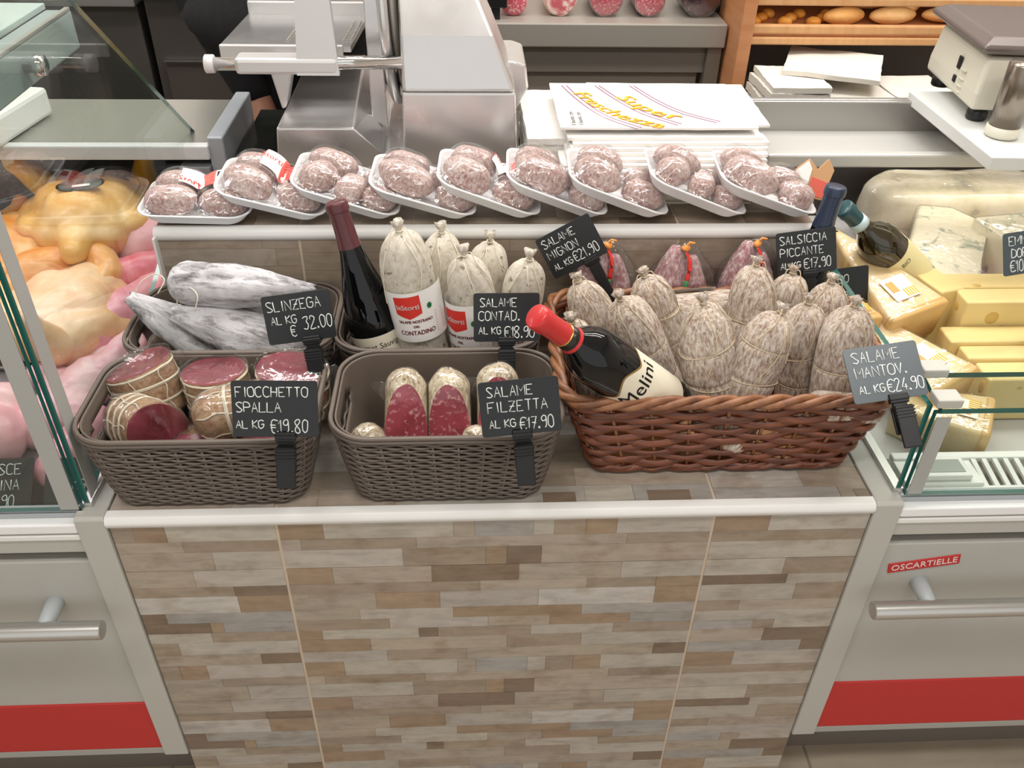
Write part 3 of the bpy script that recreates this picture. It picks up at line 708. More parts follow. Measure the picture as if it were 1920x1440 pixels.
sign('slate price sign reading SALAME MIGNON tilted steeply behind the wicker basket', (.122, .352, .212), [('SALAME', .08, .72, .18), ('MIGNON', .08, .44, .18), ('AL KG', .08, .16, .14), ('€21.90', .46, .14, .23)], (rd(-20), rd(-31), rd(0)), clip_x=.018, seed=5, w=.092, h=.068, foot=.14)
sign('slate price sign reading SALSICCIA PICCANTE before the blue capped bottle', (.486, .338, .208), [('SALSICCIA', .06, .72, .18), ('PICCANTE', .06, .44, .18), ('AL KG', .06, .16, .14), ('€17.90', .46, .12, .23)], (rd(-20), rd(-8), rd(0)), clip_x=.004, seed=6, w=.092, h=.068, foot=.145)
sign('slate price sign reading SALAME MANTOV. leaning back on the wicker rim', (.490, .030, .200), [('SALAME', .10, .72, .19), ('MANTOV.', .10, .44, .19), ('AL KG', .10, .16, .14), ('€24.90', .49, .13, .22)], (rd(-50), rd(-7), rd(3)), clip_x=.008, seed=7, w=.095, h=.072, board=sheen_board)
sign('dark sign tucked behind the hard cheese, reading O DO and 4.90', (.600, .43, .090), [("'O DO", .25, .62, .2), ('4.90', .42, .12, .26)], (rd(-15), rd(-8), rd(0)), clip_x=.0, seed=8, foot=.06)
sign('slate price sign reading EMMEN DOP standing in the blue cheese at right', (.862, .36, .196), [('EMMEN', .10, .70, .2), ('DOP.', .14, .41, .19), ('€10.90', .12, .08, .26)], (rd(-25), rd(-5), rd(8)), clip_x=.02, seed=9, w=.1, foot=.10, board=sheen_board)
sign('dark price sign in the meat case reading SCE CHINA 5.90', (-.714, .088, -.022), [('PESCE', .42, .70, .19), ('CHINA', .45, .41, .19), ('5.90', .55, .10, .22)], (rd(-50), 0, rd(2)), clip_x=.0, seed=10, w=.12, h=.078, foot=.012)
sign('dark price sign in the meat case reading AL beside the glass', (-.594, .088, -.022), [('AL', .22, .42, .17), ('KG', .45, .42, .17)], (rd(-50), 0, rd(2)), clip_x=.0, seed=11, w=.085, h=.078, foot=.012)

# ------------------------------------------------------------------ bottles
def bottle(name, label, base, tip, prof, glass, cap_col, cap_z, group=None, roll=0, lab=None):
    Mx, L = aim(base, tip, roll); t = thing(name, label, 'bottle', mat=Mx)
    autosmooth(MB().add(lathe(prof, 40)).make('glass_body', glass, t), 60)
    ztop = prof[-1][1]; rr = [(r+.0006, z) for r, z in prof if z >= cap_z]
    def rat(z):
        for (r0, z0), (r1, z1) in zip(prof, prof[1:]):
            if z0 <= z <= z1 and z1 > z0: return r0+(r1-r0)*(z-z0)/(z1-z0)
        return prof[-1][0]
    cp = [(rat(cap_z)+.0005, cap_z)]+rr+[(rr[-1][0]*.9, ztop+.0008)]
    c = autosmooth(MB().add(lathe(cp, 32)).make('capsule', M('capsule_'+cap_col.strip('#'), cap_col, .32, 0, Coat_Weight=.3), t), 50)
    if lab: lab(t, c, rat)
    return t
BURG = [(.0, .004), (.028, 0), (.036, .002), (.0388, .008), (.0395, .02), (.0395, .115), (.0385, .135), (.035, .158), (.029, .182), (.0225, .206), (.0172, .23), (.0148, .25), (.0142, .27), (.0142, .288), (.0160, .289), (.0160, .297), (.0150, .300), (.0142, .302)]
BORD = [(.0, .004), (.028, 0), (.035, .002), (.0378, .008), (.0380, .02), (.0380, .175), (.0372, .188), (.0335, .202), (.0265, .216), (.0190, .227), (.0155, .236), (.0145, .25), (.0142, .27), (.0142, .285), (.0158, .286), (.0158, .298), (.0148, .302)]
def lab_cab(t, c, rat):
    l = MB().add(patch(lambda z: rat(z)+.0005, rd(-165), rd(-15), .035, .112, 30, 3)).make('label', cream_label, t)
    MB().add(wrap(font_mesh('Cabernet Sauvignon', .0125, .0001), .0403, rd(-80), .096)).make('label_lettering', black_print, l)
    MB().add(wrap(font_mesh('oli', .013, .0001), .0403, rd(-118), .067)).make('label_name', black_print, l)
    MB().add(wrap(sphere((0, 0, 0), .008, 12, 8, (.7, 1.4, .03)), .0403, rd(-52), .062)).make('label_seal', gold_print, l)
bottle('wine_bottle', 'dark wine bottle with maroon capsule and Cabernet label in the back basket', (-.1535, .264, .006), (-.2235, .313, .306), [(r, z*1.03) for r, z in BURG], dark_glass, '#58262c', .243, lab=lab_cab)
def lab_mel(t, c, rat):
    ed = lambda q: .138+.014*math.exp(-((q-.5)/.13)**2)-.006*math.exp(-((abs(q-.5)-.24)/.08)**2)
    MB().add(patch(lambda z: rat(z)+.0004, rd(-178), rd(-2), .028, .15, 40, 4, edge=lambda q: ed(q)+.003)).make('label_border', M('bronze_foil', '#a98b58', .35, .5), t)
    l = MB().add(patch(lambda z: rat(z)+.0008, rd(-175), rd(-5), .03, .15, 40, 4, edge=ed)).make('label', cream_label, t)
    mb = MB().add(wrap(font_mesh('Melini', .034, .0001, sx=.9), .0391, rd(-84), .116)); mb.add(wrap(([p*1+Vector((.0004, .0007, 0)) for p in font_mesh('Melini', .034, .0001, sx=.9)[0]], font_mesh('Melini', .034, .0001, sx=.9)[1]), .0391, rd(-84), .116)); mb.make('label_lettering', black_print, l)
    mb = MB()
    for k in range(5): mb.add(wrap(rbox(.04-.004*k, .0006, .0002, 0), .0390, rd(-84), .096-k*.004))
    mb.make('label_lines', grey_print, l)
    MB().add(lathe([(.0168, .232), (.0164, .236), (.0158, .247)], 28)).make('neck_band', M('black_band', '#1c1411', .3), c)
    MB().add(lathe([(.0164, .2315), (.0168, .2322), (.0164, .233)], 28)).add(lathe([(.0158, .247), (.0163, .248), (.0157, .249)], 28)).make('gold_ring', gold, c)
bottle('wine_bottle', 'dark wine bottle with bright red capsule lying in the wicker basket', (.2455, .1145, .0835), (.048, .030, .284), [(r, z) for r, z in BORD], dark_glass, '#c62a2c', .2305, roll=.35, lab=lab_mel)
bottle('wine_bottle', 'wine bottle with navy blue capsule standing behind the wicker basket', (.491, .357, .002), (.522, .370, .302), BURG, dark_glass, '#1f2f49', .236)
def lab_g(t, c, rat):
    MB().add(lathe([(.0166, .242), (.0160, .25), (.0155, .258)], 28)).make('neck_band', M('pale_blue_band', '#c6dcdf', .4), t)
    l = MB().add(patch(lambda z: rat(z)+.0005, rd(-150), rd(0), .07, .155, 30, 3)).make('label', M('yellow_cream_label', '#ece0a8', .5), t)
    MB().add(wrap(font_mesh('BIO', .012, .0001), .0387, rd(-75), .138)).make('label_lettering', black_print, l)
bottle('wine_bottle', 'olive glass bottle with teal capsule leaning among the cheeses', (.822, .52, .022), (.597, .488, .212), [(r, z*.98) for r, z in BORD], olive_glass, '#1f4a50', .25, lab=lab_g)

# ------------------------------------------------------------------ whole salami
def shape(L, R, t, tipw=.1, fat=0):
    if t < .13: q = (.13-t)/.13; k = math.sqrt(max(0, 1-q*q))*.98+.02
    elif t < .62: k = 1
    elif t < .74: k = 1
    else: q = (t-.74)/.26; k = math.sqrt(max(0, 1-q**2.2))*(1-tipw)+tipw
    return R*k*(1+.03*math.sin(t*5+fat))
def salame(name, label, base, tip, R, mat, group, seed, rings=(.3, .52, .72), bend=.006, cord=twine, tuft=.010, label_fn=None, loop=True, roll=0, along=2, amp=.045):
    Mx, L = aim(base, tip, roll); t = thing(name, label, 'salami', mat=Mx, group=group); rnd = random.Random(seed)
    so = Vector((seed*3.1, seed*1.3, 0)); ph = rnd.uniform(0, 6.28)
    def off(q): return Vector((math.cos(ph), math.sin(ph), 0))*(bend*math.sin(PI*q))
    def rad(q, a):
        r = shape(L, R, q, .13, seed)
        for g in rings: r *= 1-.055*math.exp(-((q-g)/.012)**2)
        d = Vector((math.cos(a)*1.2, math.sin(a)*1.2, q*L/R*.5)); r *= 1+amp*noise.noise(d*1.4+so)+amp*.45*noise.noise(d*4.5+so)
        if q > .8: r *= 1+.09*(q-.8)/.2*math.sin(a*9+seed)
        return r
    zs = [0, .004, .015, .035, .06, .095, .13]+[.13+.01*k*1.0 for k in range(1, 88)]; zs = [z for z in zs if z <= 1.0]
    mb = MB().add(lathe([(1, q*L) for q in zs], 36, lambda p, a, k: off(zs[k])+Vector((rad(zs[k], a)*math.cos(a), rad(zs[k], a)*math.sin(a), zs[k]*L))))
    # gathered casing above the knot
    mb.add(lathe([(R*.13, L*.995), (.0042, L+.001), (.0038, L+.004), (.0065, L+.004+tuft*.5), (.0085, L+.004+tuft)], 18, lambda p, a, k: p+Vector((p.x, p.y, 0))*(.25*math.sin(a*5+seed)*(k > 2))+Vector((0, 0, .002*math.sin(a*3+seed) if k == 4 else 0))))
    mb.make('casing', mat, t)
    mb = MB()
    def at(q, a, e=.0006): p = off(q); r = rad(q, a)+e; return Vector((p.x+r*math.cos(a), p.y+r*math.sin(a), q*L))
    for g in rings:
        tl = rnd.uniform(-.03, .03); a1 = rnd.uniform(0, 6); mb.add(tube([at(g+tl*math.cos(2*PI*k/30+a1), 2*PI*k/30) for k in range(30)], .0009, 5, closed=True))
    for k in range(along):
        a = 2*PI*k/max(1, along)+rnd.uniform(-.5, .5)-PI/2; mb.add(tube([at(.04+.95*j/24, a+.25*math.sin(j*.4+k)) for j in range(25)], .0009, 5))
    mb.add(tube([Vector((.0048*math.cos(2*PI*k/14), .0048*math.sin(2*PI*k/14), L+.0025+.001*math.sin(k))) for k in range(14)], .0013, 5, closed=True))
    if loop:                                     # trailing cord ends from the knot
        for sg in (1, -1):
            a = -PI/2+sg*rnd.uniform(.4, 1.1); ln = rnd.uniform(.12, .42); P = [Vector((0, 0, L+.003)), Vector((.012*math.cos(a), .012*math.sin(a), L+.009))]
            for j in range(5): q = .97-ln*j/4; P.append(at(q, a+.1*j*sg, .0022))
            mb.add(tube(smooth_path(P, 5), .0008, 5))
    mb.make('string', cord, t)
    if label_fn: label_fn(t, lambda q: shape(L, R, q, .13, seed)*1.03+.0012, L, off)
    return t
MG = 'mouldy string-tied salami in the wicker basket'
MS = [('at the back left end of the wicker basket', (.119, .225, .221), (.200, .178, .03), .031, (.34, .6)),
      ('just behind the red capped bottle, mostly hidden', (.104, .158, .197), (.150, .180, .03), .023, (.5,)),
      ('slanting right, beside the red capped bottle', (.173, .178, .220), (.268, .158, .022), .0345, (.38, .62)),
      ('behind two others, its cord stretched to the left', (.220, .255, .212), (.293, .230, .03), .031, (.45, .7)),
      ('upright in the middle of the wicker basket, thick and round topped', (.279, .148, .231), (.326, .116, .022), .035, (.3, .5, .72)),
      ('tallest at the back, below the red and green tied sausages', (.380, .255, .229), (.371, .215, .03), .033, (.3, .62)),
      ('leaning left in front of the rest, pale and wide', (.379, .130, .226), (.325, .092, .022), .035, (.32, .55, .78)),
      ('back row, directly in front of the piccante sign', (.450, .285, .198), (.440, .240, .022), .030, (.5,)),
      ('slim upright one right of the pale leaning salami', (.440, .186, .206), (.452, .160, .022), .029, (.35, .6)),
      ('back right corner, with a looped cord', (.497, .252, .201), (.500, .224, .022), .029, (.5,)),
      ('front right, beside the Mantov. sign', (.486, .145, .226), (.489, .108, .022), .034, (.32, .58))]
for k, (lb, tip, base, R, rings) in enumerate(MS):
    salame('salami', 'mouldy string-tied salami '+lb, base, tip, R*1.04, mant_mat, MG, k+1, rings, along=1)
salame('salami', 'labelled salami lying along the back of the wicker basket', (.245, .298, .128), (.395, .300, .142), .026, mant_mat, MG, 31, (.2,), label_fn=lambda t, rf, L, off: (MB().add(patch(lambda z: rf(z/L), rd(-110), rd(150), .022, .105, 30, 3)).make('label', label_paper, t), MB().add(patch(lambda z: rf(z/L)+.0005, rd(-60), rd(20), .035, .058, 12, 1)).make('label_crest', red_print, t)), loop=False)
salame('salami', 'mouldy salami lying low at the front right inside the wicker basket', (.535, .085, .105), (.425, .078, .112), .024, mant_mat, MG, 33, (.3, .6), loop=False)

CG = 'pale contadino salami'
def cont_label(a0=-90, z0=.25, z1=.62, full=False, w=95):
    def fn(t, rf, L, off):
        Z0, Z1 = z0*L, z1*L; R = rf(.4)
        l = MB().add(patch(lambda z: rf(z/L)+.0002, rd(a0-w), rd(a0+w), Z0, Z1, 40, 4)).make('label', label_paper, t)
        H = Z1-Z0; ac = rd(a0)
        def tx(s, size, z, mat, nm, da=0, sx=1):
            f = font_mesh(s, size, .0001, sx=sx); m = MB()
            for e in (-.00022, .00022): m.add(wrap(([p+Vector((e, e*.6, 0)) for p in f[0]], f[1]), (lambda q: rf(q/L)+.0009), ac+da, z))
            m.make(nm, mat, l)
        cr_ = [(-.020, .016), (.020, .018), (.020, -.012), (0, -.020), (-.019, -.012)]
        vs = []; fs = []
        for i in range(13):
            u = i/12; xx = -.020+.040*u; lo = -.012-.008*(1-abs(2*u-1)); hi = .016+.002*u
            for j in range(5): vs.append(Vector((xx, lo+(hi-lo)*j/4, 0)))
        fs = [(i*5+j, i*5+5+j, i*5+6+j, i*5+j+1) for i in range(12) for j in range(4)]
        MB().add(wrap((vs, fs), lambda q: rf(q/L)+.0007, ac-.18, Z0+H*.72)).make('label_crest', red_print, l)
        f = font_mesh('leStorti', .0118, .0001, sx=1.0); m = MB()
        for e in (-.0003, .0003): m.add(wrap(([p+Vector((e, e*.5, 0)) for p in f[0]], f[1]), lambda q: rf(q/L)+.0014, ac-.18, Z0+H*.72))
        m.make('crest_lettering', label_paper, l)
        tx('SALAME NOSTRANO', .0066, Z0+H*.42, dark_print, 'label_lettering', sx=.85); tx('DEL', .0055, Z0+H*.32, dark_print, 'label_lettering'); tx('CONTADINO', .0105, Z0+H*.19, dark_print, 'label_lettering', sx=.85)
        mb = MB()
        for k in range(9): mb.add(wrap(rbox(.017, .0007, .0002, 0), lambda q: rf(q/L)+.0008, ac+.98, Z0+H*(.12+.05*k)))
        mb.make('label_small_print', grey_print, l)
        MB().add(wrap(sphere((0, 0, 0), .0042, 8, 6, (1, 1.2, .03)), lambda q: rf(q/L)+.0009, ac+.62, Z0+H*.68)).make('label_leaf', green_print, l)
    return fn
CS = [('with a red crest label, front left beside the bottle', (-.132, .268, .280), (-.090, .262, .008), .0375, 41, cont_label(-90, .42, .72)),
      ('unlabelled, back left behind the crest-labelled one', (-.076, .350, .236), (-.066, .338, .008), .033, 42, None),
      ('with a turned crest label, front middle', (-.042, .276, .236), (-.020, .268, .008), .034, 43, cont_label(-120, .33, .73)),
      ('back middle, with an unlabelled round top', (-.003, .352, .219), (-.006, .340, .008), .033, 44, None),
      ('pointed, right behind the Contad. sign', (.053, .300, .216), (.030, .292, .008), .033, 45, cont_label(-100, .27, .63))]
for k, (lb, tip, base, R, sd, fn) in enumerate(CS):
    salame('salami', 'pale speckled salami '+lb, base, tip, R, cont_mat, CG, sd, (.66,) if fn else (.55,), cord=pale_twine, label_fn=fn, amp=.03, tuft=.013)
# ------------------------------------------------------------------ white mouldy dried meats
def slinzega(label, base, tip, R, seed, flat=.8, roll=0, cordz=True):
    Mx, L = aim(base, tip, roll); t = thing('dried_meat', label, 'cured meat', mat=Mx, group='white mouldy cured meats'); so = Vector((seed*2.7, seed, 0))
    prof = [0, .01, .03, .06, .1, .15]+[.15+.85*k/40 for k in range(1, 41)]
    def rad(q, a):
        k = math.sqrt(max(0, 1-((.16-q)/.16)**2)) if q < .16 else (1 if q < .4 else 1-.72*((q-.4)/.6)**1.5)
        d = Vector((math.cos(a)*1.3, math.sin(a)*1.3, q*4)); r = R*max(k, .08)*(1+.14*noise.noise(d+so)+.05*noise.noise(d*4+so))
        r *= 1-.10*abs(math.sin(a*2+seed+q*2))**6
        return r
    MB().add(lathe([(1, q*L) for q in prof], 40, lambda p, a, k: Vector((rad(prof[k], a)*math.cos(a), rad(prof[k], a)*math.sin(a)*flat, prof[k]*L+.004*math.sin(a*3+seed)*(prof[k] > .95))))).make('meat', slin_mat, t)
    if cordz:
        P = [Vector((rad(.96, 0)*.5, 0, L*.97)), Vector((.02, -.02, L*.99)), Vector((.035, -.045*flat, L*.93)), Vector((.025, -.05, L*.84)), Vector((.005, -.04, L*.83))]
        MB().add(tube(smooth_path(P, 8), .0009, 5)).make('string', pale_twine, t)
    return t
slinzega('white mouldy cured meat lying on top across the back left basket', (-.478, .298, .182), (-.263, .282, .178), .036, 3, .85, .3)
slinzega('white mouldy cured meat, front right one, tapering up left with a long string', (-.285, .262, .085), (-.470, .268, .150), .040, 5, .8, .8)
slinzega('white mouldy cured meat, leftmost, pointed end up over the basket edge', (-.400, .285, .062), (-.535, .285, .165), .036, 8, .8, 1.2)
slinzega('dark part-hidden cured meat under the top one, beside the SLINZEGA sign', (-.40, .345, .105), (-.285, .325, .135), .030, 11, .85, .2, False)

# ------------------------------------------------------------------ cut pieces: body sliced by a plane
def sliced(mb, parent, body_name, mat, co, no, cut_name, cmat):
    """trim a body on the far side of a plane and close it with a cut face of its own"""
    bm = bmesh.new(); V = [bm.verts.new(p) for p in mb.v]
    for f in mb.f:
        try: bm.faces.new([V[k] for k in f])
        except ValueError: pass
    r = bmesh.ops.bisect_plane(bm, geom=list(bm.verts)+list(bm.edges)+list(bm.faces), plane_co=co, plane_no=no, clear_outer=True)
    ed = [e for e in bm.edges if e.is_boundary]; loops = []; used = set()
    for e in ed:
        if e in used: continue
        v0 = e.verts[0]; v = e.verts[1]; L = [v0.co.copy(), v.co.copy()]; used.add(e)
        while True:
            nx = [q for q in v.link_edges if q.is_boundary and q not in used]
            if not nx: break
            used.add(nx[0]); v = nx[0].other_vert(v); L.append(v.co.copy())
        loops.append(L)
    loop = max(loops, key=len); c = sum(loop, Vector())/len(loop); n = Vector(no).normalized()
    if (loop[0]-loop[-1]).length < 1e-6: loop = loop[:-1]
    for f in bm.faces: f.smooth = True
    me = bpy.data.meshes.new(body_name); bm.to_mesh(me); bm.free(); me.materials.append(mat); o = bpy.data.objects.new(body_name, me); COL.objects.link(o); o.parent = parent
    rings = [[c+(p-c)*k+n*(.0012*(1-k*k)) for p in loop] for k in (1, .97, .8, .55, .3, .08)]
    MB().add(loft(rings, False, True)).make(cut_name, cmat, parent); return o
def shell(mb, name, mat, parent, grow=.0016, seed=1, amp=.002, fr=26):
    """loose clear wrapping round a body"""
    m2 = MB(); m2.f = list(mb.f); m2.i = list(mb.i); m2.s = list(mb.s); c = sum((Vector(v) for v in mb.v), Vector())/len(mb.v)
    for v in mb.v:
        v = Vector(v); d = (v-c).normalized(); m2.v.append(tuple(v+d*(grow+amp*abs(noise.noise(v*fr+Vector((seed, 0, 0)))))))
    return m2.make(name, mat, parent)
def ear(pts, name, mat, parent, th=.0006, seed=1):
    """crumpled loose end of a clear bag; pts: list of (left point, right point)"""
    vs = []; n = 8
    for k, (a, b) in enumerate(pts):
        a = Vector(a); b = Vector(b)
        for j in range(n+1): p = a.lerp(b, j/n); q = noise.noise(p*60+Vector((seed, 0, 0))); vs.append(p+Vector((q*.004, q*.006, noise.noise(p*45+Vector((0, seed, 0)))*.004)))
    fs = [(k*(n+1)+j, k*(n+1)+j+1, (k+1)*(n+1)+j+1, (k+1)*(n+1)+j) for k in range(len(pts)-1) for j in range(n)]
    o = MB().add((vs, fs)).make(name, mat, parent); s = o.modifiers.new('thickness', 'SOLIDIFY'); s.thickness = th; return o
def filzetta(label, base, tip, R, seed, cut=True, ears=True, roll=0):
    Mx, L = aim(base, tip, roll); t = thing('salami_half', label, 'cut salami', mat=Mx, group='cut salami halves in clear bags'); so = Vector((seed, seed*2, 0))
    zs = [0, .02, .06]+[.06+.74*k/16 for k in range(1, 17)]+[.8+.2*math.sin(PI/2*k/9) for k in range(1, 10)]
    def rr(q): return R*(1 if q < .8 else math.sqrt(max(0.0009, 1-((q-.8)/.2)**2)))
    mb = MB().add(lathe([(1, q*L) for q in zs], 36, lambda p, a, k: Vector((rr(zs[k])*math.cos(a), rr(zs[k])*math.sin(a), zs[k]*L))*(1+.03*noise.noise(Vector((math.cos(a)*2, math.sin(a)*2, zs[k]*5))+so))))
    if cut:
        inv = Mx.to_3x3().inverted(); no = (inv @ Vector((.06*math.sin(seed*2), -.92, .39))).normalized(); sliced(mb, t, 'casing', filz_mat, Vector((0, 0, L*.36)), no, 'cut_face', salami_cut)
        m3 = MB(); co = Vector((0, 0, L*.36)); m3.f = mb.f; m3.i = mb.i; m3.s = mb.s; m3.v = []
        for v in mb.v:
            v = Vector(v); d = (v-co).dot(no); m3.v.append(tuple(v-no*(d-.0015) if d > .0015 else v))
        shell(m3, 'clear_bag', bag_film, t, .0014, seed, .0022, 40)
    else: mb.make('casing', filz_mat, t); shell(mb, 'clear_bag', bag_film, t, .0012, seed, .002, 40)
    if ears:
        i3 = Mx.inverted(); tp = Mx @ Vector((0, 0, L*.85)); sd = -1
        w = [(tp+Vector((sd*R*.3, .0, -.005)), tp+Vector((sd*R*.75, -.004, -.035))), (tp+Vector((sd*R*1.0, 0, .004)), tp+Vector((sd*R*1.15, -.003, -.028))), (tp+Vector((sd*R*1.75, 0, .004)), tp+Vector((sd*R*1.5, -.003, -.014)))]
        ear([(i3 @ a, i3 @ b) for a, b in w], 'bag_end', bag_film, t, seed=seed)
    return t
filzetta('cut salami half with pink face, leftmost of three in front middle basket', (-.124, .045, .032), (-.125, .150, .128), .029, 1)
filzetta('cut salami half with pink face, centre of three in front middle basket', (-.064, .045, .032), (-.065, .150, .127), .029, 2)
filzetta('cut salami half with pink face, behind the FILZETTA sign', (.006, .045, .034), (.002, .150, .136), .030, 3)
filzetta('dappled salami end showing low at the left of the front middle basket', (-.165, .118, .010), (-.178, .052, .088), .023, 4, False, False)
filzetta('dappled salami end between the centre and right cut halves', (-.030, .120, .010), (-.028, .060, .078), .020, 5, False, False)
filzetta('dappled salami end low at the right under the FILZETTA sign', (.05, .128, .010), (.050, .060, .092), .021, 6, False, False)

def ham_piece(label, mat4, W, D, H, seed, bands=(.35, .6, .8), tilt=(0, 0, 1), cut_at=.86, film_on=True):
    t = thing('cut_ham', label, 'cured ham', mat=mat4, group='cut tied hams in clear bags'); so = Vector((seed*1.9, seed, 0))
    zs = [0, .02, .06, .12, .2]+[.2+.8*k/18 for k in range(1, 19)]
    def pt(q, a, e=0):
        k = (math.sqrt(max(.002, 1-((.25-q)/.25)**2)) if q < .25 else 1)
        for g in bands: k *= 1-.045*math.exp(-((q-g)/.02)**2)
        s = 1+.05*noise.noise(Vector((math.cos(a)*1.5, math.sin(a)*1.5, q*2))+so)+.02*noise.noise(Vector((math.cos(a)*6, math.sin(a)*6, q*8))+so)
        return Vector((W*k*s*math.cos(a)*(1+e/W), D*k*s*math.sin(a)*(1+e/D), q*H))
    mb = MB().add(lathe([(1, q*H) for q in zs], 44, lambda p, a, k: pt(zs[k], a)))
    co = Vector((0, 0, H*cut_at)); no = Vector(tilt).normalized(); sliced(mb, t, 'rind', ham_rind, co, no, 'cut_face', ham_cut)
    st = MB(); rnd = random.Random(seed)
    def low(q, a):
        p = pt(q, a, .0012); d = (p-co).dot(no); return p if d < -.004 else p-Vector((0, 0, d+.004))
    for g in bands:
        for w in range(2): st.add(tube([low(g+.018*w+.01*math.sin(2*PI*k/40+seed), 2*PI*k/40) for k in range(40)], .0017, 5, closed=True))
    for k in range(7): a = 2*PI*k/7+seed; st.add(tube([low(.08+.75*j/14, a+.06*math.sin(j+k)) for j in range(15)], .0010, 5))
    st.make('netting_string', pale_twine, t)
    if film_on:
        m3 = MB(); m3.f = mb.f; m3.i = mb.i; m3.s = mb.s
        for v in mb.v:
            v = Vector(v); d = (v-co).dot(no); m3.v.append(tuple(v-no*(d-.0018) if d > .0018 else v))
        shell(m3, 'clear_bag', bag_film, t, .0022, seed, .003, 30)
        a = [Vector((W*.9, 0, H*cut_at)), Vector((W*1.0, .01, H*.5))]; ear([(a[0], a[1]), (a[0]+Vector((.012, .004, .006)), a[1]+Vector((.012, 0, -.004))), (a[0]+Vector((.022, .0, .002)), a[1]+Vector((.018, 0, .012)))], 'bag_end', bag_film, t, seed=seed)
    return t
def place(loc, rx=0, ry=0, rz=0): return Matrix.Translation(loc) @ Euler((rd(rx), rd(ry), rd(rz))).to_matrix().to_4x4()
ham_piece('cut tied ham standing tall at the back left of the front basket', place((-.478, .146, .045), -14, -10, 10), .047, .038, .105, 1, tilt=(-.10, -.16, 1))
ham_piece('cut tied ham, middle of the three at the back of the front basket', place((-.386, .150, .040), -6, -4, 0), .046, .034, .098, 2, tilt=(0, -.12, 1))
ham_piece('cut tied ham with glossy film, back right of the front basket', place((-.288, .150, .038), -2, 3, 0), .049, .037, .104, 3, tilt=(.05, -.18, 1))
ham_piece('cut tied ham lying at the front left, deep red face turned right', aim((-.512, .112, .078), (-.436, .046, .104))[0], .041, .036, .108, 4, tilt=(0, -.30, 1), bands=(.30, .44, .58))
ham_piece('pale netted ham lying in white wrap left of the FIOCCHETTO sign', place((-.402, .070, .104), 0, 84, 14), .036, .033, .105, 5, bands=(.45, .62), tilt=(-.1, -.2, 1), cut_at=.93)
ham_piece('small netted ham low in the middle of the front left basket', place((-.388, .062, .028), 8, 0, 0), .036, .030, .060, 6, bands=(.45, .7), cut_at=.97, tilt=(0, -.2, 1))
ham_piece('small netted ham low under the FIOCCHETTO sign', place((-.300, .060, .030), 8, 0, 0), .036, .030, .060, 7, bands=(.5, .75), cut_at=.93, tilt=(.1, -.3, 1))

# ------------------------------------------------------------------ pairs of sausages behind the wicker basket
def bundle(label, x, y, h1, h2, dx, seed):
    t = thing('sausage_bundle', label, 'sausage bundle', (x, y, .001), group='red and green tied sausage bundles')
    for k, (px, h, R) in enumerate(((-.5*dx, h1, .030), (.5*dx, h2, .027))):
        so = Vector((seed+k, seed*2, 0)); zs = [j/24 for j in range(25)]
        def rr(q): return R*(math.sqrt(max(.01, 1-((.12-q)/.12)**2)) if q < .12 else (1 if q < .6 else 1-.75*((q-.6)/.4)**1.8))
        MB().add(lathe([(1, q*h) for q in zs], 28, lambda p, a, j: Vector((px*(1.0-.55*zs[j])+rr(zs[j])*math.cos(a), rr(zs[j])*.95*math.sin(a), zs[j]*h))*(1)+Vector((0, 0, 0))+Vector((math.cos(a), math.sin(a), 0))*.0022*noise.noise(Vector((math.cos(a)*3, math.sin(a)*3, zs[j]*9))+so))).make('sausage', wine_mat, t)
    mb = MB(); c = [Vector((0, -.012, h1*.98)), Vector((.006, -.022, h1*.9)), Vector((.002, -.030, h1*.75)), Vector((-.002, -.033, h1*.55)), Vector((0, -.033, h1*.4))]; P = smooth_path(c, 6); n = len(P)
    for a, b, nm, m in ((0, n//2, 'red_ribbon', red_print), (n//2-1, n, 'green_ribbon', green_print)):
        MB().add(tube(P[a:b], .0034, 6, flat=(1, .5))).make(nm, m, t)
    MB().add(sphere((0, -.006, h1*1.0), .007, 8, 6, (1, 1, .8), .5, 3, seed)).add(tube([(0, -.006, h1), (.004, -.01, h1+.012), (.012, -.01, h1+.010)], .002, 5)).make('casing_knot', orange_print, t)
    m = MB().add(lathe([(.001, 0), (.058, .004), (.062, h1*.5), (.048, h1*.8), (.02, h1*.99), (.006, h1*1.03)], 32, lambda p, a, k: Vector((p.x*(1.05), p.y*.55, p.z))+Vector((math.cos(a), math.sin(a)*.5, 0))*.003*noise.noise(Vector((math.cos(a)*3, math.sin(a)*3, p.z*40+seed))))); m.make('clear_bag', bag_film, t)
bundle('pair of sausages with red-green ribbon right beside the MIGNON sign', .180, .366, .208, .188, .062, 1)
bundle('pair of sausages with red-green ribbon at the middle behind the wicker basket', .303, .366, .203, .186, .062, 2)
bundle('pair of sausages with red-green ribbon left of the PICCANTE sign', .415, .366, .210, .190, .056, 3)

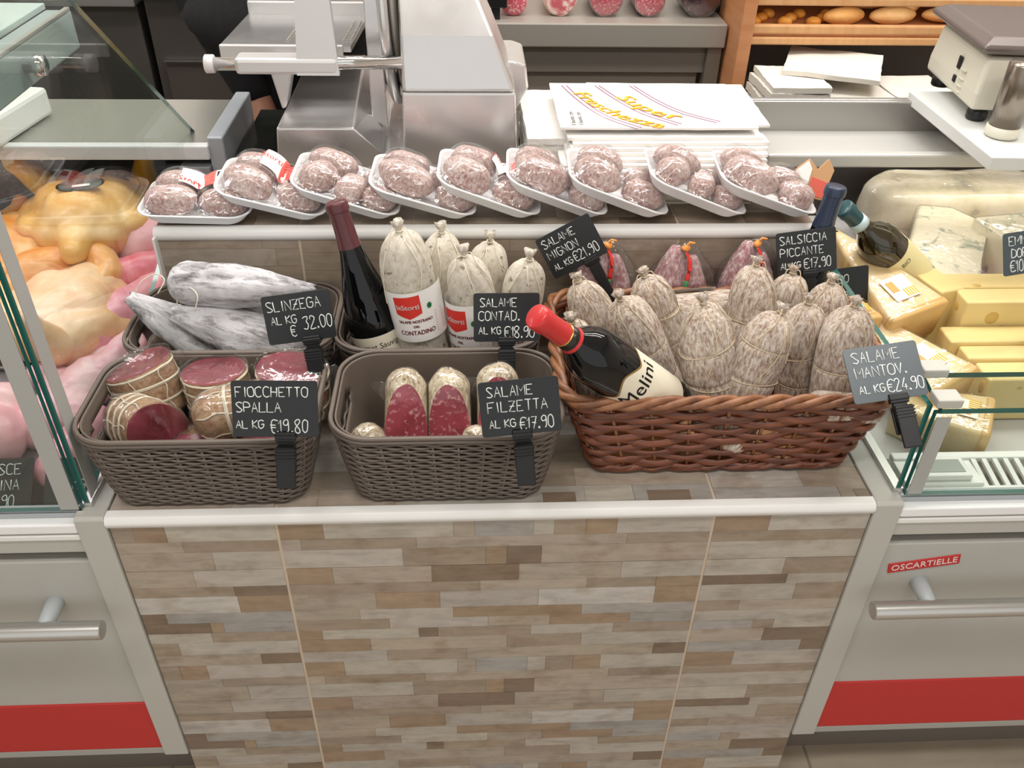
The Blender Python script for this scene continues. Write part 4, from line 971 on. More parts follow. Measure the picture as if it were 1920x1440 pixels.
# ------------------------------------------------------------------ foam trays of small salami
def foam_tray(label, corner, tilt, seed, layout, lab=None, yaw=0, pitch=0):
    """corner: near right lower corner on the shelf; the tray rises to the left"""
    w, d, h = .172, .132, .021
    Mx = Matrix.Translation(corner) @ Matrix.Rotation(yaw, 4, 'Z') @ Matrix.Rotation(tilt, 4, 'Y') @ Matrix.Rotation(pitch, 4, 'X') @ Matrix.Translation((-w/2, d/2, 0))
    t = thing('meat_tray', label, 'meat tray', mat=Mx, group='film-wrapped foam trays on the shelf')
    def lp(s, z, r, e=0): return [(x, y, z) for x, y in rrect(w-s, d-s, r, 6)]
    L = [lp(.034, .0, .022), lp(.028, .002, .024), lp(.006, h-.004, .028), lp(0, h-.002, .030), lp(0, h, .030), lp(.006, h, .028), lp(.010, h-.003, .026), lp(.032, .0045, .022), lp(.040, .003, .02)]
    MB().add(loft(L)).make('foam_base', foam, t)
    rnd = random.Random(seed); tops = []
    for k, (cx, cy, ang, ln, R) in enumerate(layout):
        so = Vector((seed*3+k, k*2, seed)); dx, dy = math.cos(ang), math.sin(ang); zc = .004+R*.92
        q = Matrix.Translation((cx, cy, zc)) @ Matrix.Rotation(ang, 4, 'Z')
        vs, fs = sphere((0, 0, 0), 1, 24, 16, (1, 1, 1))
        o = []
        for p in vs:
            p = Vector((p.z, p.x, p.y)); s = abs(p.x)**1.0; e = 1+.10*noise.noise(p*1.3+so)+.035*noise.noise(p*4+so)
            rr = (1-abs(p.x)**2.6)**.5/max(1e-4, (1-p.x*p.x)**.5) if abs(p.x) < .999 else 1
            o.append(Vector((p.x*ln/2*e, p.y*R*e*rr, p.z*R*e*rr*.95)))
        MB().add((o, fs), T=q).make('sausage', small_mat, t); tops.append((cx, cy, ang, ln, R, zc+R))
    n, m = 30, 24; vs = []                      # clear film stretched over the sausages
    def top(x, y):
        z = h
        for (cx, cy, a, ln, R, zt) in tops:
            u = (x-cx)*math.cos(a)+(y-cy)*math.sin(a); v = -(x-cx)*math.sin(a)+(y-cy)*math.cos(a)
            q = (u/(ln*.62))**2+(v/(R*1.7))**2; z = max(z, h*.8+(zt+.003-h*.8)*max(0, 1-q)**.45)
        return z
    for j in range(m+1):
        for i in range(n+1):
            u = -1+2*i/n; v = -1+2*j/m
            x = w/2*u*math.sqrt(1-.12*v*v); y = d/2*v*math.sqrt(1-.12*u*u); ed = min(1, 4.5*(1-max(abs(u), abs(v))))
            vs.append(Vector((x, y, h+.001+(top(x, y)-h)*ed+.0012*noise.noise(Vector((x, y, seed))*70))))
    fs = [(j*(n+1)+i, j*(n+1)+i+1, (j+1)*(n+1)+i+1, (j+1)*(n+1)+i) for j in range(m) for i in range(n)]
    MB().add((vs, fs)).make('cling_film', film, t)
    if lab:
        (lx, ly, lr) = lab; g = 10; pz = []
        ca, sa = math.cos(lr), math.sin(lr)
        def on(u, v, e): x = lx+u*ca-v*sa; y = ly+u*sa+v*ca; return Vector((x, y, top(x, y)+e))
        LW, LH = .066, .044
        gs = lambda u0, u1, v0, v1, e: ([on(u0+(u1-u0)*i/g, v0+(v1-v0)*j/g, e) for j in range(g+1) for i in range(g+1)], [(j*(g+1)+i, j*(g+1)+i+1, (j+1)*(g+1)+i+1, (j+1)*(g+1)+i) for j in range(g) for i in range(g)])
        l = MB().add(gs(-LW/2, LW/2, -LH/2, LH/2, .003)).make('label', label_paper, t)
        MB().add(gs(-.002, .018, -LH/2, LH/2, .0036)).make('label_panel', M('coral_print', '#e8685f', .5), l)
        vs, fs = font_mesh('Storti', .015, 0, sx=1); MB().add(([on(p.x-.019, p.y-.003, .0042) for p in vs], fs)).make('label_lettering', red_print, l)
        mb = MB()
        for k in range(6): vs, fs = rbox(.0012 if k % 2 else .002, .012, .0001, 0); mb.add(([on(p.x+.022+.0018*k, p.y+.008, .0042) for p in vs], fs))
        for k in range(4): vs, fs = rbox(.014, .0008, .0001, 0); mb.add(([on(p.x+.008, p.y+.010-.006*k, .0042) for p in vs], fs))
        mb.make('label_small_print', M('rose_grey_print', '#c49a98', .6), l)
    return t
LAY = [[(-.040, -.022, .15, .080, .024), (.042, -.024, -.1, .075, .022), (-.035, .032, .1, .078, .023), (.040, .030, .0, .07, .022)],
       [(-.038, -.020, -.25, .078, .025), (.040, -.026, .1, .070, .022), (-.030, .034, .0, .078, .024), (.046, .028, .3, .064, .021)],
       [(-.046, -.018, .9, .066, .024), (.006, -.024, 1.2, .062, .022), (.052, -.026, .5, .058, .021), (-.03, .036, 0, .080, .023), (.048, .030, .2, .06, .02)],
       [(-.030, -.016, -.2, .092, .026), (.050, -.024, .2, .062, .023), (-.034, .036, .1, .076, .022), (.042, .030, 0, .068, .021)]]
TR = [((-.372, .393, .2205), .03, 0, (.006, .012, .06)), ((-.262, .393, .2205), .25, 1, (.006, .026, -.12)), ((-.150, .393, .2205), .31, 2, None), ((-.030, .393, .2205), .29, 3, None), ((.070, .393, .2205), .35, 1, (.03, .030, -.25)),
      ((.176, .393, .2205), .36, 3, None), ((.273, .393, .2205), .36, 1, None), ((.398, .393, .2205), .37, 2, None), ((.512, .393, .2205), .34, 3, None)]
TL = ['leftmost foam tray, lying flat, white and coral label on top', 'second foam tray from the left, tilted, coral label at its back', 'third foam tray from the left, above the maroon bottle neck', 'fourth foam tray from the left, in front of the slicer screw', 'fifth foam tray from the left, pink label at its right back',
      'sixth foam tray from the left, in front of the bag stack corner', 'seventh foam tray from the left, before the paper bags', 'eighth foam tray from the left, second from the right end', 'rightmost foam tray, raised in front of the dark gap']
for k, (c, a, lay, lb) in enumerate(TR): foam_tray(TL[k]+', of small salami', c, a, k+1, LAY[lay], lb, yaw=-.03 if k else 0, pitch=.05)
pk = thing('paper_packet', 'small torn paper packet, white, tan and red, beside the navy capsule bottle', 'packet', (.538, .512, .2205), rot=(rd(-25), rd(8), rd(-15)))
MB().add(bprism([(-.03, 0), (.026, 0), (.032, .052), (.018, .068), (.006, .046), (-.012, .062), (-.03, .04)], 'y', -.006, .006, .001), 0, False).make('packet', M('tan_packet', '#c79a6c', .5), pk)
MB().add(bprism([(-.03, .02), (-.004, .02), (-.004, .046), (-.013, .058), (-.029, .038)], 'y', -.0075, -.0058, .0005), 0, False).make('packet_flap', label_paper, pk)
MB().add(bprism([(-.004, .003), (.025, .003), (.026, .03), (.0, .034)], 'y', -.0075, -.0058, .0005), 0, False).make('packet_panel', M('coral_packet', '#d9604f', .5), pk)

# ------------------------------------------------------------------ paper bags
def paper(w, d, h, seed, amp=.0015, n=10):
    vs = []; so = Vector((seed*1.7, seed, 0))
    for s in (0, 1):
        for j in range(n+1):
            for i in range(n+1):
                x = w*(i/n-.5); y = d*(j/n-.5); e = amp*(noise.noise(Vector((x*9, y*9, 0))+so)); ex = .0025*noise.noise(Vector((i*.9, j*.9, 3))+so)*(i in (0, n) or j in (0, n))
                vs.append(Vector((x+ex, y+ex, s*h+e)))
    m = n+1; q = m*m; fs = []
    for j in range(n):
        for i in range(n): a = j*m+i; fs.append((a, a+m, a+m+1, a+1)); fs.append((q+a, q+a+1, q+a+m+1, q+a+m))
    for i in range(n):
        fs += [(i, i+1, q+i+1, q+i), (n*m+i+1, n*m+i, q+n*m+i, q+n*m+i+1), (i*m+m, i*m, q+i*m, q+i*m+m), (i*m+n, i*m+m+n, q+i*m+m+n, q+i*m+n)]
    return vs, fs
rnd = random.Random(7); zb = .2005
def bag(w, d, h, x, y, z, rz, mat, label, group, seed, amp=.001):
    t = MB().add(paper(w, d, h, seed, amp), 0, False).make('paper_bag', mat, None); t.location = (x, y, z); t.rotation_euler = (0, 0, rz); return tag(t, label, 'paper bag', group)
for k in range(9):
    bag(.31, .30, .0052, .285+rnd.uniform(-.006, .006), .645+rnd.uniform(-.006, .006), zb+.0054*k, rnd.uniform(-.02, .02), cream_paper, 'cream paper bag in the lower stack under the printed white bags', 'cream paper bags', k, .0004)
for k in range(9):
    bag(.335, .318-.010*k, .0056, .292+rnd.uniform(-.007, .007)+.0015*k, .649+.0052*k+rnd.uniform(-.004, .004), zb+.0495+.0058*k, rnd.uniform(-.025, .025), paper_white, 'white paper bag below the printed top one of the stack', 'white paper bags', 20+k, .0004)
for k in range(8):
    bag(.10, .26, .0105, .118+rnd.uniform(-.004, .004), .735+rnd.uniform(-.004, .004), .2005+.0108*k, rnd.uniform(-.04, .04), paper_white if k > 2 else cream_paper, 'plain folded bag in the small pile between slicer and printed bags', 'small plain bags', 40+k, .0005)
bag(.30, .22, .004, .340, .722, .3058, -.03, paper_white, 'plain white bag poking out behind the printed top bag', 'white paper bags', 60, .0008)
tb = thing('paper_bag', 'topmost white paper bag printed Super Freschezza in yellow', 'paper bag', (.290, .700, .3105), group='white paper bags')
MB().add(paper(.338, .235, .004, 77, .0006), 0, False).make('bag_body', paper_white, tb)
def bagpt(x, y, z=.0046): return Vector((x-.290, y-.700, z))
mb = MB()
for P in ([(.143, .803), (.165, .72), (.198, .635), (.250, .575)], [(.152, .803), (.174, .722), (.206, .640), (.258, .582)], [(.206, .803), (.236, .72), (.270, .650), (.322, .594)], [(.214, .803), (.244, .722), (.278, .656), (.330, .600)], [(.272, .803), (.302, .72), (.338, .655), (.392, .606)], [(.280, .803), (.310, .722), (.346, .660), (.400, .612)]):
    mb.add(tube([bagpt(p.x, p.y, .0042) for p in smooth_path([(a, b, 0) for a, b in P], 8)], .0017, 5, flat=(1, .25)))
mb.make('printed_stripes', violet_print, tb)
def curved(s, size, P, mat, name, z):
    vs, fs = font_mesh(s, size, .0001, 'LEFT', sx=1.0, res=2); C = smooth_path([(a, b, 0) for a, b in P], 16); Ls = [0]
    for k in range(len(C)-1): Ls.append(Ls[-1]+(C[k+1]-C[k]).length)
    w = max(p.x for p in vs); sc = Ls[-1]/w; o = []
    for p in vs:
        s_ = min(max(p.x*sc, 0), Ls[-1]-1e-6); k = max(j for j in range(len(C)-1) if Ls[j] <= s_); tt = (C[k+1]-C[k]).normalized(); q = C[k].lerp(C[k+1], (s_-Ls[k])/max(1e-9, Ls[k+1]-Ls[k])); nn = Vector((-tt.y, tt.x, 0)); r = q+nn*(p.y)+tt*(p.y*.2)
        o.append(bagpt(r.x, r.y, z+p.z))
    return MB().add((o, fs)).make(name, mat, tb)
orange_shadow = M('orange_outline_print', '#d9893a', .5)
for mat, dz, dd, nm in ((orange_shadow, .0050, .002, 'lettering_shadow'), (gold_print, .0054, 0, 'lettering')):
    curved('Super', .043, [(.246+dd, .742-dd), (.270+dd, .692-dd), (.302+dd, .650-dd), (.335+dd, .630-dd)], mat, nm, dz)
    curved('Freschezza', .041, [(.170+dd, .762-dd), (.196+dd, .695-dd), (.236+dd, .632-dd), (.298+dd, .585-dd)], mat, nm, dz)
vs, fs = font_mesh('Il buono con', .012, .0001); MB().add(vs and ([bagpt(.158-p.y, .625+p.x, .0048) for p in vs], fs)).add(([bagpt(.145-p.y, .625+p.x*1.1, .0048) for p in vs], fs)).make('small_print', M('pink_print', '#d7889a', .5), tb)
# ------------------------------------------------------------------ meat slicer
sl = thing('meat_slicer', 'big polished aluminium meat slicer with sliding carriage', 'meat slicer', (-.16, .60, .2))
def S(x, y, z): return (x+.16, y-.60, z-.2)
def sprism(poly, axis, a0, a1, b=.003):
    o = {'x': (.60, .2, .16), 'y': (-.16, .2, -.60), 'z': (-.16, .60, -.2)}[axis]
    return bprism([(p-o[0], q-o[1]) for p, q in poly], axis, a0+o[2], a1+o[2], b)
def slp(poly, axis, a0, a1, name, mat, b=.003, par=None): return MB().add(sprism(poly, axis, a0, a1, b), 0, False).make(name, mat, par or sl)
# base: left box with sloping lid, channel for the blade, foot under the tower
bm_poly = [(-.365, .203), (-.355, .306), (-.226, .306), (-.186, .262), (-.178, .256), (-.152, .256), (-.145, .262), (-.145, .203)]
vs, fs = sprism(bm_poly, 'y', .60, .86, .003)
o2 = []
for p in vs:                                   # the lid rises and narrows toward the back
    k = max(0, p[1])/.26; hh = max(0, p[2]-.02)/.09
    o2.append(Vector((p[0]+(.028*k if p[0] < -.19 else 0)*min(1, hh), p[1]+.0, p[2]+.050*k*min(1, hh))))
MB().add((o2, fs), 0, False).make('base_box', slicer_metal, sl)
# right tower: upright foot then a face leaning back
lp = lambda x0, x1, y0, y1, z: [S(x0, y0, z), S(x1, y0, z), S(x1, y1, z), S(x0, y1, z)]
tw = MB().add(loft([lp(-.146, .053, .60, .80, .203), lp(-.142, .0455, .60, .80, .366)]), 0, False).make('tower_foot', slicer_metal, sl)
b2 = tw.modifiers.new('edge', 'BEVEL'); b2.width = .004; b2.segments = 3
tw = MB().add(loft([lp(-.1415, .045, .600, .80, .3665), lp(-.143, .010, .625, .80, .45), lp(-.145, -.028, .66, .80, .53), lp(-.145, -.05, .70, .80, .60)]), 0, False).make('tower_cover', slicer_metal, sl)
b2 = tw.modifiers.new('edge', 'BEVEL'); b2.width = .006; b2.segments = 3
slp([(.047, .24), (.050, .30), (.075, .335), (.070, .375), (.05, .382), (.02, .382), (.02, .24)], 'y', .72, .86, 'motor_housing', slicer_metal, .004)
MB().add(lathe([(.0, .001), (.009, 0), (.0095, .004), (.006, .008), (.0, .009)], 20), T=Matrix.Translation(S(-.212, .600, .224)) @ Matrix.Rotation(PI/2, 4, 'X')).make('fixing_screw', chrome, sl)
# blade standing edge-on with its guard ring
bl_c = Matrix.Translation(S(-.172, .80, .468)) @ Matrix.Rotation(PI/2-.045, 4, 'Y')
MB().add(lathe([(.0, -.002), (.12, -.004), (.168, .0), (.12, .003), (.0, .004)], 64), T=bl_c).make('blade', chrome, sl)
ring = []
for k in range(64): a = 2*PI*k/64; ring.append(Vector((.171*math.cos(a), .171*math.sin(a), .005)))
g = MB().add(tube(ring, .009, 8, closed=True, flat=None), T=bl_c).make('blade_guard', slicer_metal, sl)
MB().add(lathe([(.0, .006), (.15, .007), (.158, .012), (.13, .020), (.0, .024)], 64), T=Matrix.Translation(S(-.166, .80, .468)) @ Matrix.Rotation(PI/2-.045, 4, 'Y')).make('blade_cover', dark_steel, sl)
slp([(-.205, .285), (-.178, .27), (-.178, .60), (-.205, .60)], 'y', .70, .708, 'thickness_plate', slicer_metal, .002)
# carriage: guide rod, sleeve, arm, tilted plate
MB().add(tube([S(-.447, .62, .405), S(-.14, .62, .409)], .0105, 20)).make('guide_rod', chrome, sl)
MB().add(tube([S(-.458, .62, .405), S(-.457, .62, .405), S(-.444, .62, .405), S(-.443, .62, .405)], [.013, .0145, .0145, .013], 20)).make('rod_knob', M('pale_knob', '#dcd9d8', .3), sl)
MB().box(-.408+.16, -.243+.16, .603-.6, .645-.6, .392-.2, .418-.2, .006).make('carriage_sleeve', cast_metal, sl)
MB().add(loft([[S(-.310, .603, .392), S(-.2415, .603, .392), S(-.2415, .618, .392), S(-.310, .618, .392)], [S(-.303, .618, .50), S(-.2485, .618, .50), S(-.2485, .636, .50), S(-.303, .636, .50)], [S(-.298, .635, .62), S(-.255, .635, .62), S(-.255, .652, .62), S(-.298, .652, .62)]]), 0, False).make('carriage_arm', cast_metal, sl)
cp = MB().add(loft([[S(-.452, .70, .402), S(-.232, .70, .402), S(-.232, .70, .412), S(-.452, .70, .412)], [S(-.448, .93, .398), S(-.222, .93, .398), S(-.222, .93, .408), S(-.448, .93, .408)]]), 0, False).make('carriage_plate', slicer_metal, sl)
MB().box(-.448+.16, -.222+.16, .925-.6, .94-.6, .40-.2, .432-.2, .003).make('plate_lip', slicer_metal, cp)
MB().box(-.452+.16, -.245+.16, .695-.6, .704-.6, .392-.2, .414-.2, .002).make('plate_front_lip', cast_metal, cp)
for xx in (-.345, -.248, -.236):
    mb = MB()
    for k in range(11): mb.add(tube([S(xx+.006*k/10, .735+.012*k, .412), S(xx+.002+.006*k/10, .74+.012*k, .4125)], .0016, 5))
    mb.make('ridge_row', dark_steel, cp)
slp([(-.366, .392), (-.325, .392), (-.345, .322), (-.352, .318)], 'y', .655, .70, 'carriage_foot', cast_metal, .003)

# ------------------------------------------------------------------ person behind the slicer, dressed in black
pe = thing('person', 'person in black clothes standing behind the slicer, hand hanging down', 'person', (-.40, 1.22, FLOOR_Z))
def Pp(x, y, z): return (x+.40, y-1.22, z-FLOOR_Z)
B = []
def lim(a, ra, b, rb): B.append((Pp(*a), ra, Pp(*b), rb))
lim((-.40, 1.24, .62), .105, (-.41, 1.23, .30), .12); lim((-.47, 1.24, .26), .105, (-.34, 1.24, .26), .105); lim((-.50, 1.24, .66), .075, (-.30, 1.24, .66), .075)
lim((-.40, 1.24, .72), .05, (-.40, 1.22, .80), .047); lim((-.40, 1.20, .88), .082, (-.40, 1.18, .84), .065)      # neck and head
lim((-.395, 1.10, .865), .012, (-.395, 1.112, .89), .009); lim((-.475, 1.21, .865), .02, (-.475, 1.205, .88), .015); lim((-.325, 1.21, .865), .02, (-.325, 1.205, .88), .015)
for sx, kx in ((-.46, -.46), (-.33, -.32)):
    lim((sx, 1.24, .20), .09, (kx, 1.22, -.22), .058); lim((kx, 1.22, -.22), .056, (kx, 1.25, -.62), .038); lim((kx, 1.25, -.66), .035, (kx, 1.12, -.685), .032)
lim((-.57, 1.24, .66), .056, (-.62, 1.22, .40), .045); lim((-.62, 1.22, .40), .043, (-.508, 1.14, .19), .032); lim((-.508, 1.14, .19), .031, (-.488, 1.115, .12), .034)
lim((-.23, 1.24, .66), .056, (-.20, 1.20, .42), .045); lim((-.20, 1.20, .42), .043, (-.27, 1.03, .375), .031); lim((-.27, 1.03, .375), .030, (-.275, .99, .385), .034)
for hx_, hy_, hz_, dx, dy, dz in ((-.488, 1.11, .105, .0, -.35, -.93), (-.277, .985, .388, -.05, -.9, .1)):
    for k, ln in enumerate((.058, .068, .064, .05)):
        ox = -.027+.018*k; a = Vector((hx_+ox, hy_+.005, hz_)); b = a+Vector((dx, dy, dz)).normalized()*ln*.55; c2 = b+Vector((dx, dy-.1, dz-.35)).normalized()*ln*.5; lim(a, .0105, b, .0095); lim(b, .0095, c2, .008)
    a = Vector((hx_+.034, hy_, hz_+.02)); lim(a, .012, a+Vector((.018, -.022, -.012)), .0105); a2 = a+Vector((.018, -.022, -.012)); lim(a2, .0105, a2+Vector((.004, -.018, -.018)), .009)
organic('body', B, .0065, skin, pe, 4)
cl_ = MB()
def ring_(cx, cy, cz, rx, ry, n=28): return [Pp(cx+rx*math.cos(2*PI*k/n), cy+ry*math.sin(2*PI*k/n)*1, cz) for k in range(n)]
tun = [ring_(-.40, 1.235, .715, .075, .07), ring_(-.40, 1.235, .69, .16, .095), ring_(-.40, 1.235, .62, .175, .125), ring_(-.41, 1.23, .48, .16, .135), ring_(-.43, 1.22, .40, .20, .15), ring_(-.45, 1.21, .345, .225, .155), ring_(-.44, 1.21, .29, .185, .15), ring_(-.42, 1.22, .255, .145, .145)]
o = MB().add(loft(tun, False, False)).make('black_tunic', black_cloth, pe, 1); s = o.modifiers.new('thickness', 'SOLIDIFY'); s.thickness = .006; s.offset = 1
organic('black_trousers', [(Pp(-.46, 1.235, .26), .108, Pp(-.46, 1.225, -.22), .078), (Pp(-.34, 1.235, .26), .108, Pp(-.32, 1.225, -.22), .078), (Pp(-.46, 1.225, -.22), .078, Pp(-.46, 1.25, -.62), .066), (Pp(-.32, 1.225, -.22), .078, Pp(-.32, 1.25, -.62), .066), (Pp(-.46, 1.235, .25), .108, Pp(-.34, 1.235, .25), .108)], .011, black_cloth, pe, 4)
organic('black_sleeve', [(Pp(-.565, 1.24, .66), .068, Pp(-.62, 1.22, .40), .062), (Pp(-.62, 1.22, .40), .064, Pp(-.515, 1.145, .205), .048)], .009, black_cloth, pe, 4)
organic('black_sleeve', [(Pp(-.23, 1.24, .66), .068, Pp(-.20, 1.20, .42), .058)], .009, black_cloth, pe, 4)
organic('hair', [(Pp(-.40, 1.23, .92), .088, Pp(-.40, 1.24, .86), .085), (Pp(-.40, 1.26, .86), .075, Pp(-.40, 1.27, .78), .055)], .01, M('dark_hair', '#2a1d17', .6), pe, 4)
organic('shoe', [(Pp(-.46, 1.26, -.68), .037, Pp(-.46, 1.10, -.69), .03)], .008, black_plastic, pe, 3); organic('shoe', [(Pp(-.32, 1.26, -.68), .037, Pp(-.32, 1.10, -.69), .03)], .008, black_plastic, pe, 3)
mb = MB()
for sx in (-.43, -.37): mb.add(sphere(Pp(sx, 1.118, .888), .011, 12, 8))
mb.make('eyes', M('dark_eye', '#2b201c', .2), pe)
MB().add(tube([Pp(-.425, 1.121, .832), Pp(-.40, 1.113, .830), Pp(-.375, 1.121, .832)], [.003, .006, .003], 8)).make('lips', M('lips', '#a85a52', .5), pe)
MB().add(tube([(p[0], p[1], p[2]) for p in [Pp(-.272+.034*math.cos(2*PI*k/24), 1.045, .377+.034*math.sin(2*PI*k/24)) for k in range(24)]], .0035, 6, closed=True)).make('bracelet', gold, pe)

# ------------------------------------------------------------------ poultry and pink meats in the left case
def lumps(name, label, cat, loc, L, mat, voxel=.006, group=None, rz=0, rx=0, smooth=5):
    t = thing(name, label, cat, loc, (rx, 0, rz), group); organic('flesh', L, voxel, mat, t, smooth, .009); return t
def chicken(label, loc, mat, leg_mat, rz=0, rx=0, sc=1, legs=((-.075, .10, .03), (.075, .10, .03)), extra=()):
    t = thing('poultry', label, 'poultry', loc, (rx, 0, rz), 'whole birds in the meat case'); k = sc
    L = [((0, .03*k, .052*k), .052*k, (0, -.07*k, .058*k), .064*k), ((-.032*k, -.035*k, .064*k), .052*k, (-.028*k, -.09*k, .05*k), .04*k), ((.032*k, -.035*k, .064*k), .052*k, (.028*k, -.09*k, .05*k), .04*k),
         ((0, -.12*k, .055*k), .03*k, (0, -.15*k, .045*k), .02*k)]
    for s in (-1, 1):
        L += [((s*.055*k, .04*k, .05*k), .038*k, (s*.075*k, -.02*k, .055*k), .032*k), ((s*.075*k, -.08*k, .06*k), .02*k, (s*.1*k, -.04*k, .05*k), .018*k), ((s*.1*k, -.04*k, .05*k), .018*k, (s*.085*k, .005*k, .06*k), .012*k)]
    L += list(extra); organic('carcass', L, .0055*k, mat, t, 4, .008)
    for (lx, ly, lz) in legs:
        s = 1 if lx > 0 else -1
        organic('drumstick', [((s*.062*k, .06*k, .055*k), .030*k, (lx*k, ly*k, lz*k+.055*k), .013*k), ((lx*k, ly*k, lz*k+.055*k), .016*k, (lx*k*1.02, ly*k*1.06, lz*k+.062*k), .015*k)], .004*k, leg_mat, t, 3)
    return t
t = chicken('yellow chicken with a dark breast sticker, back of the meat case', (-.745, .725, .03), chick_yellow, shank_yellow, rz=.12, rx=-.1, sc=1.22, legs=((-.112, .03, .07), (.078, .035, .07)))
st = MB().add(sphere((0, 0, 0), .033, 20, 6, (1.25, .55, .05))).make('sticker', M('dark_green_sticker', '#27302a', .3), t); st.location = (.012, -.098, .148); st.rotation_euler = (.38, -.05, .1)
MB().add(rbox(.03, .006, .001, 0), T=Matrix.Translation((.002, -.006, .002))).make('sticker_print', label_paper, st)
chicken('pale orange bird at the left edge of the meat case', (-.885, .63, .02), chick_orange, chick_orange, rz=-.5, sc=1.0, legs=((-.07, .1, .02), (.08, .10, .03)))
chicken('large pale chicken in the middle of the meat case', (-.742, .44, -.035), chick_pale, chick_pale, rz=2.7, rx=.12, sc=1.12, legs=((-.06, .09, .05), (.05, .1, .04)))
lumps('poultry_quarter', 'orange poultry wing and leg quarter between the yellow and pale birds', 'poultry', (-.742, .548, .035), [((-.07, .0, .03), .035, (.03, .04, .045), .032), ((.03, .04, .045), .034, (.07, .0, .03), .028), ((.07, 0, .03), .026, (.06, -.05, .02), .022), ((-.07, 0, .03), .03, (-.10, -.05, .012), .02)], chick_orange, .005)
lumps('poultry_quarter', 'orange poultry leg lying before the left bird', 'poultry', (-.835, .545, .03), [((-.05, -.02, .03), .026, (.03, .03, .04), .030), ((.03, .03, .04), .022, (.075, .055, .04), .014)], chick_orange, .005)
PM = [('pale pink meat joint below the leftmost foam tray', (-.625, .655, .0), [((-.03, 0, .07), .05, (.02, .01, .08), .048)], pink_meat), ('red-pink boned meat beside the upper joint', (-.625, .575, -.01), [((-.035, -.01, .055), .035, (.03, .01, .06), .036), ((-.05, -.02, .04), .022, (-.05, .02, .05), .02)], red_meat),
      ('long rose pink meat piece reaching up to the white mouldy meats', (-.635, .47, -.035), [((-.035, -.055, .045), .042, (.0, .0, .06), .04), ((.0, .0, .06), .04, (.045, .06, .075), .03)], rose_meat),
      ('thin pale pink meat strip below the large chicken', (-.692, .372, -.055), [((-.055, -.015, .03), .022, (.05, .015, .045), .024)], pink_meat), ('pale pink piece behind the cut hams at the case edge', (-.612, .36, -.055), [((-.02, -.03, .05), .032, (.01, .04, .065), .025)], pink_meat),
      ('pale pink meat slab behind the tray rim', (-.665, .285, -.06), [((-.03, -.05, .03), .042, (.02, .04, .05), .04), ((.02, -.04, .04), .035, (-.03, .03, .04), .035)], pink_meat),
      ('large pink meat joint at the left edge of the picture', (-.765, .205, -.07), [((-.09, -.03, .045), .048, (.01, -.01, .05), .052), ((-.08, .05, .05), .045, (.0, .06, .055), .04)], pink_meat), ('rosy meat fold behind the side glass near the front', (-.62, .18, -.06), [((-.02, -.05, .03), .03, (.01, .04, .045), .03)], rose_meat)]
for lb, loc, L, m in PM: lumps('meat_piece', lb, 'meat', loc, L, m, .0055, 'pink meat pieces in the left case')
tr = thing('display_tray', 'black rimmed tray crossing the meat case below the poultry', 'tray', (-.86, .40, -.042), (rd(4), 0, 0))
MB().box(-.3, .215, -.008, .012, .0, .016, .002).box(-.3, .215, .02, .35, -.002, .003, .001).make('tray_body', black_plastic, tr)
MB().box(-.3, .215, -.011, -.0085, .011, .015, .0005).make('tray_rim', steel, tr)
wb = MB().add(bprism([(-.06, 0), (.06, 0), (.06, .025), (-.06, .025)], 'x', -.01, .01, .003)).v
cb = thing('cutting_board', 'thick white cutting board on the worktop behind the left glass', 'cutting board', (-.885, .80, .2375), (0, 0, rd(-8)))
MB().add(rbox(.085, .26, .052, .008), 0, False, Matrix.Translation((0, -.06, .0265))).make('board', white_plastic, cb)

# ------------------------------------------------------------------ cheeses in the right case
def wedge(label, mat4, L, W, H, seed, tipw=.18, name='cheese_wedge', group='hard cheese wedges'):
    t = thing(name, label, 'cheese', mat=mat4, group=group); n = 14; vs = []
    so = Vector((seed, seed*2, 0)); loops = []
    for k in range(n+1):
        q = k/n; w = W*(tipw+(1-tipw)*q**.8); y = -L/2+L*q; hh = H*(.86+.14*q); c = rrect(w, hh, .008, 4); loops.append([Vector((a, y, b+hh/2)) for a, b in c])
    vs, fs = loft(loops); bm = bmesh.new(); V = [bm.verts.new(p) for p in vs]
    for f in fs: bm.faces.new([V[k] for k in f])
    for v in bm.verts: d = noise.noise(v.co*38+so); v.co += Vector((d*.004, d*.002, d*.003))
    autosmooth(MB().add(out(bm)).make('paste', hard_cheese, t), 35)
    MB().add(loft([[Vector((a, L/2+e, b+H/2)) for a, b in rrect(W*1.01-s, H*1.01-s, .008, 5)] for e, s in ((-.006, 0), (.004, 0), (.008, .006))])).make('rind', hard_rind, t)
    lab = MB().add(rbox(W*.42, L*.22, .0008, .0002), 0, False, Matrix.Translation((0, L*.28, H*.975+.0035))).make('label', M('pale_wrap_label', '#f3ecd6', .4), t)
    MB().add(rbox(W*.12, L*.10, .0006, 0), 0, False, Matrix.Translation((W*.10, L*.26, H*.975+.0044))).make('label_seal', orange_print, lab)
    mb = MB()
    for k in range(5): mb.add(rbox(.0022, .018, .0006, 0), 0, False, Matrix.Translation((-W*.02-.005*k, L*.34, H*.975+.0044)))
    mb.make('label_bars', gold_print, lab)
    m3 = MB().add(loft([[p+Vector((p.x*.03, 0, (p.z-H/2)*.03)) for p in l] for l in loops]))
    autosmooth(shell(m3, 'cling_film', film, t, .002, seed, .002, 30), 40); return t
wedge('hard cheese wedge on top, label bars at its lower end, beside the olive bottle', place((.678, .500, .030), -14, 8, -160), .235, .118, .085, 1, .06)
wedge('long hard cheese wedge below it, pale side toward the wicker basket', place((.672, .352, -.018), -7, 10, -152), .245, .105, .075, 2)
wedge('hard cheese wedge lowest, behind the low front glass', place((.705, .205, -.055), 0, 4, -120), .13, .10, .072, 3, .6)
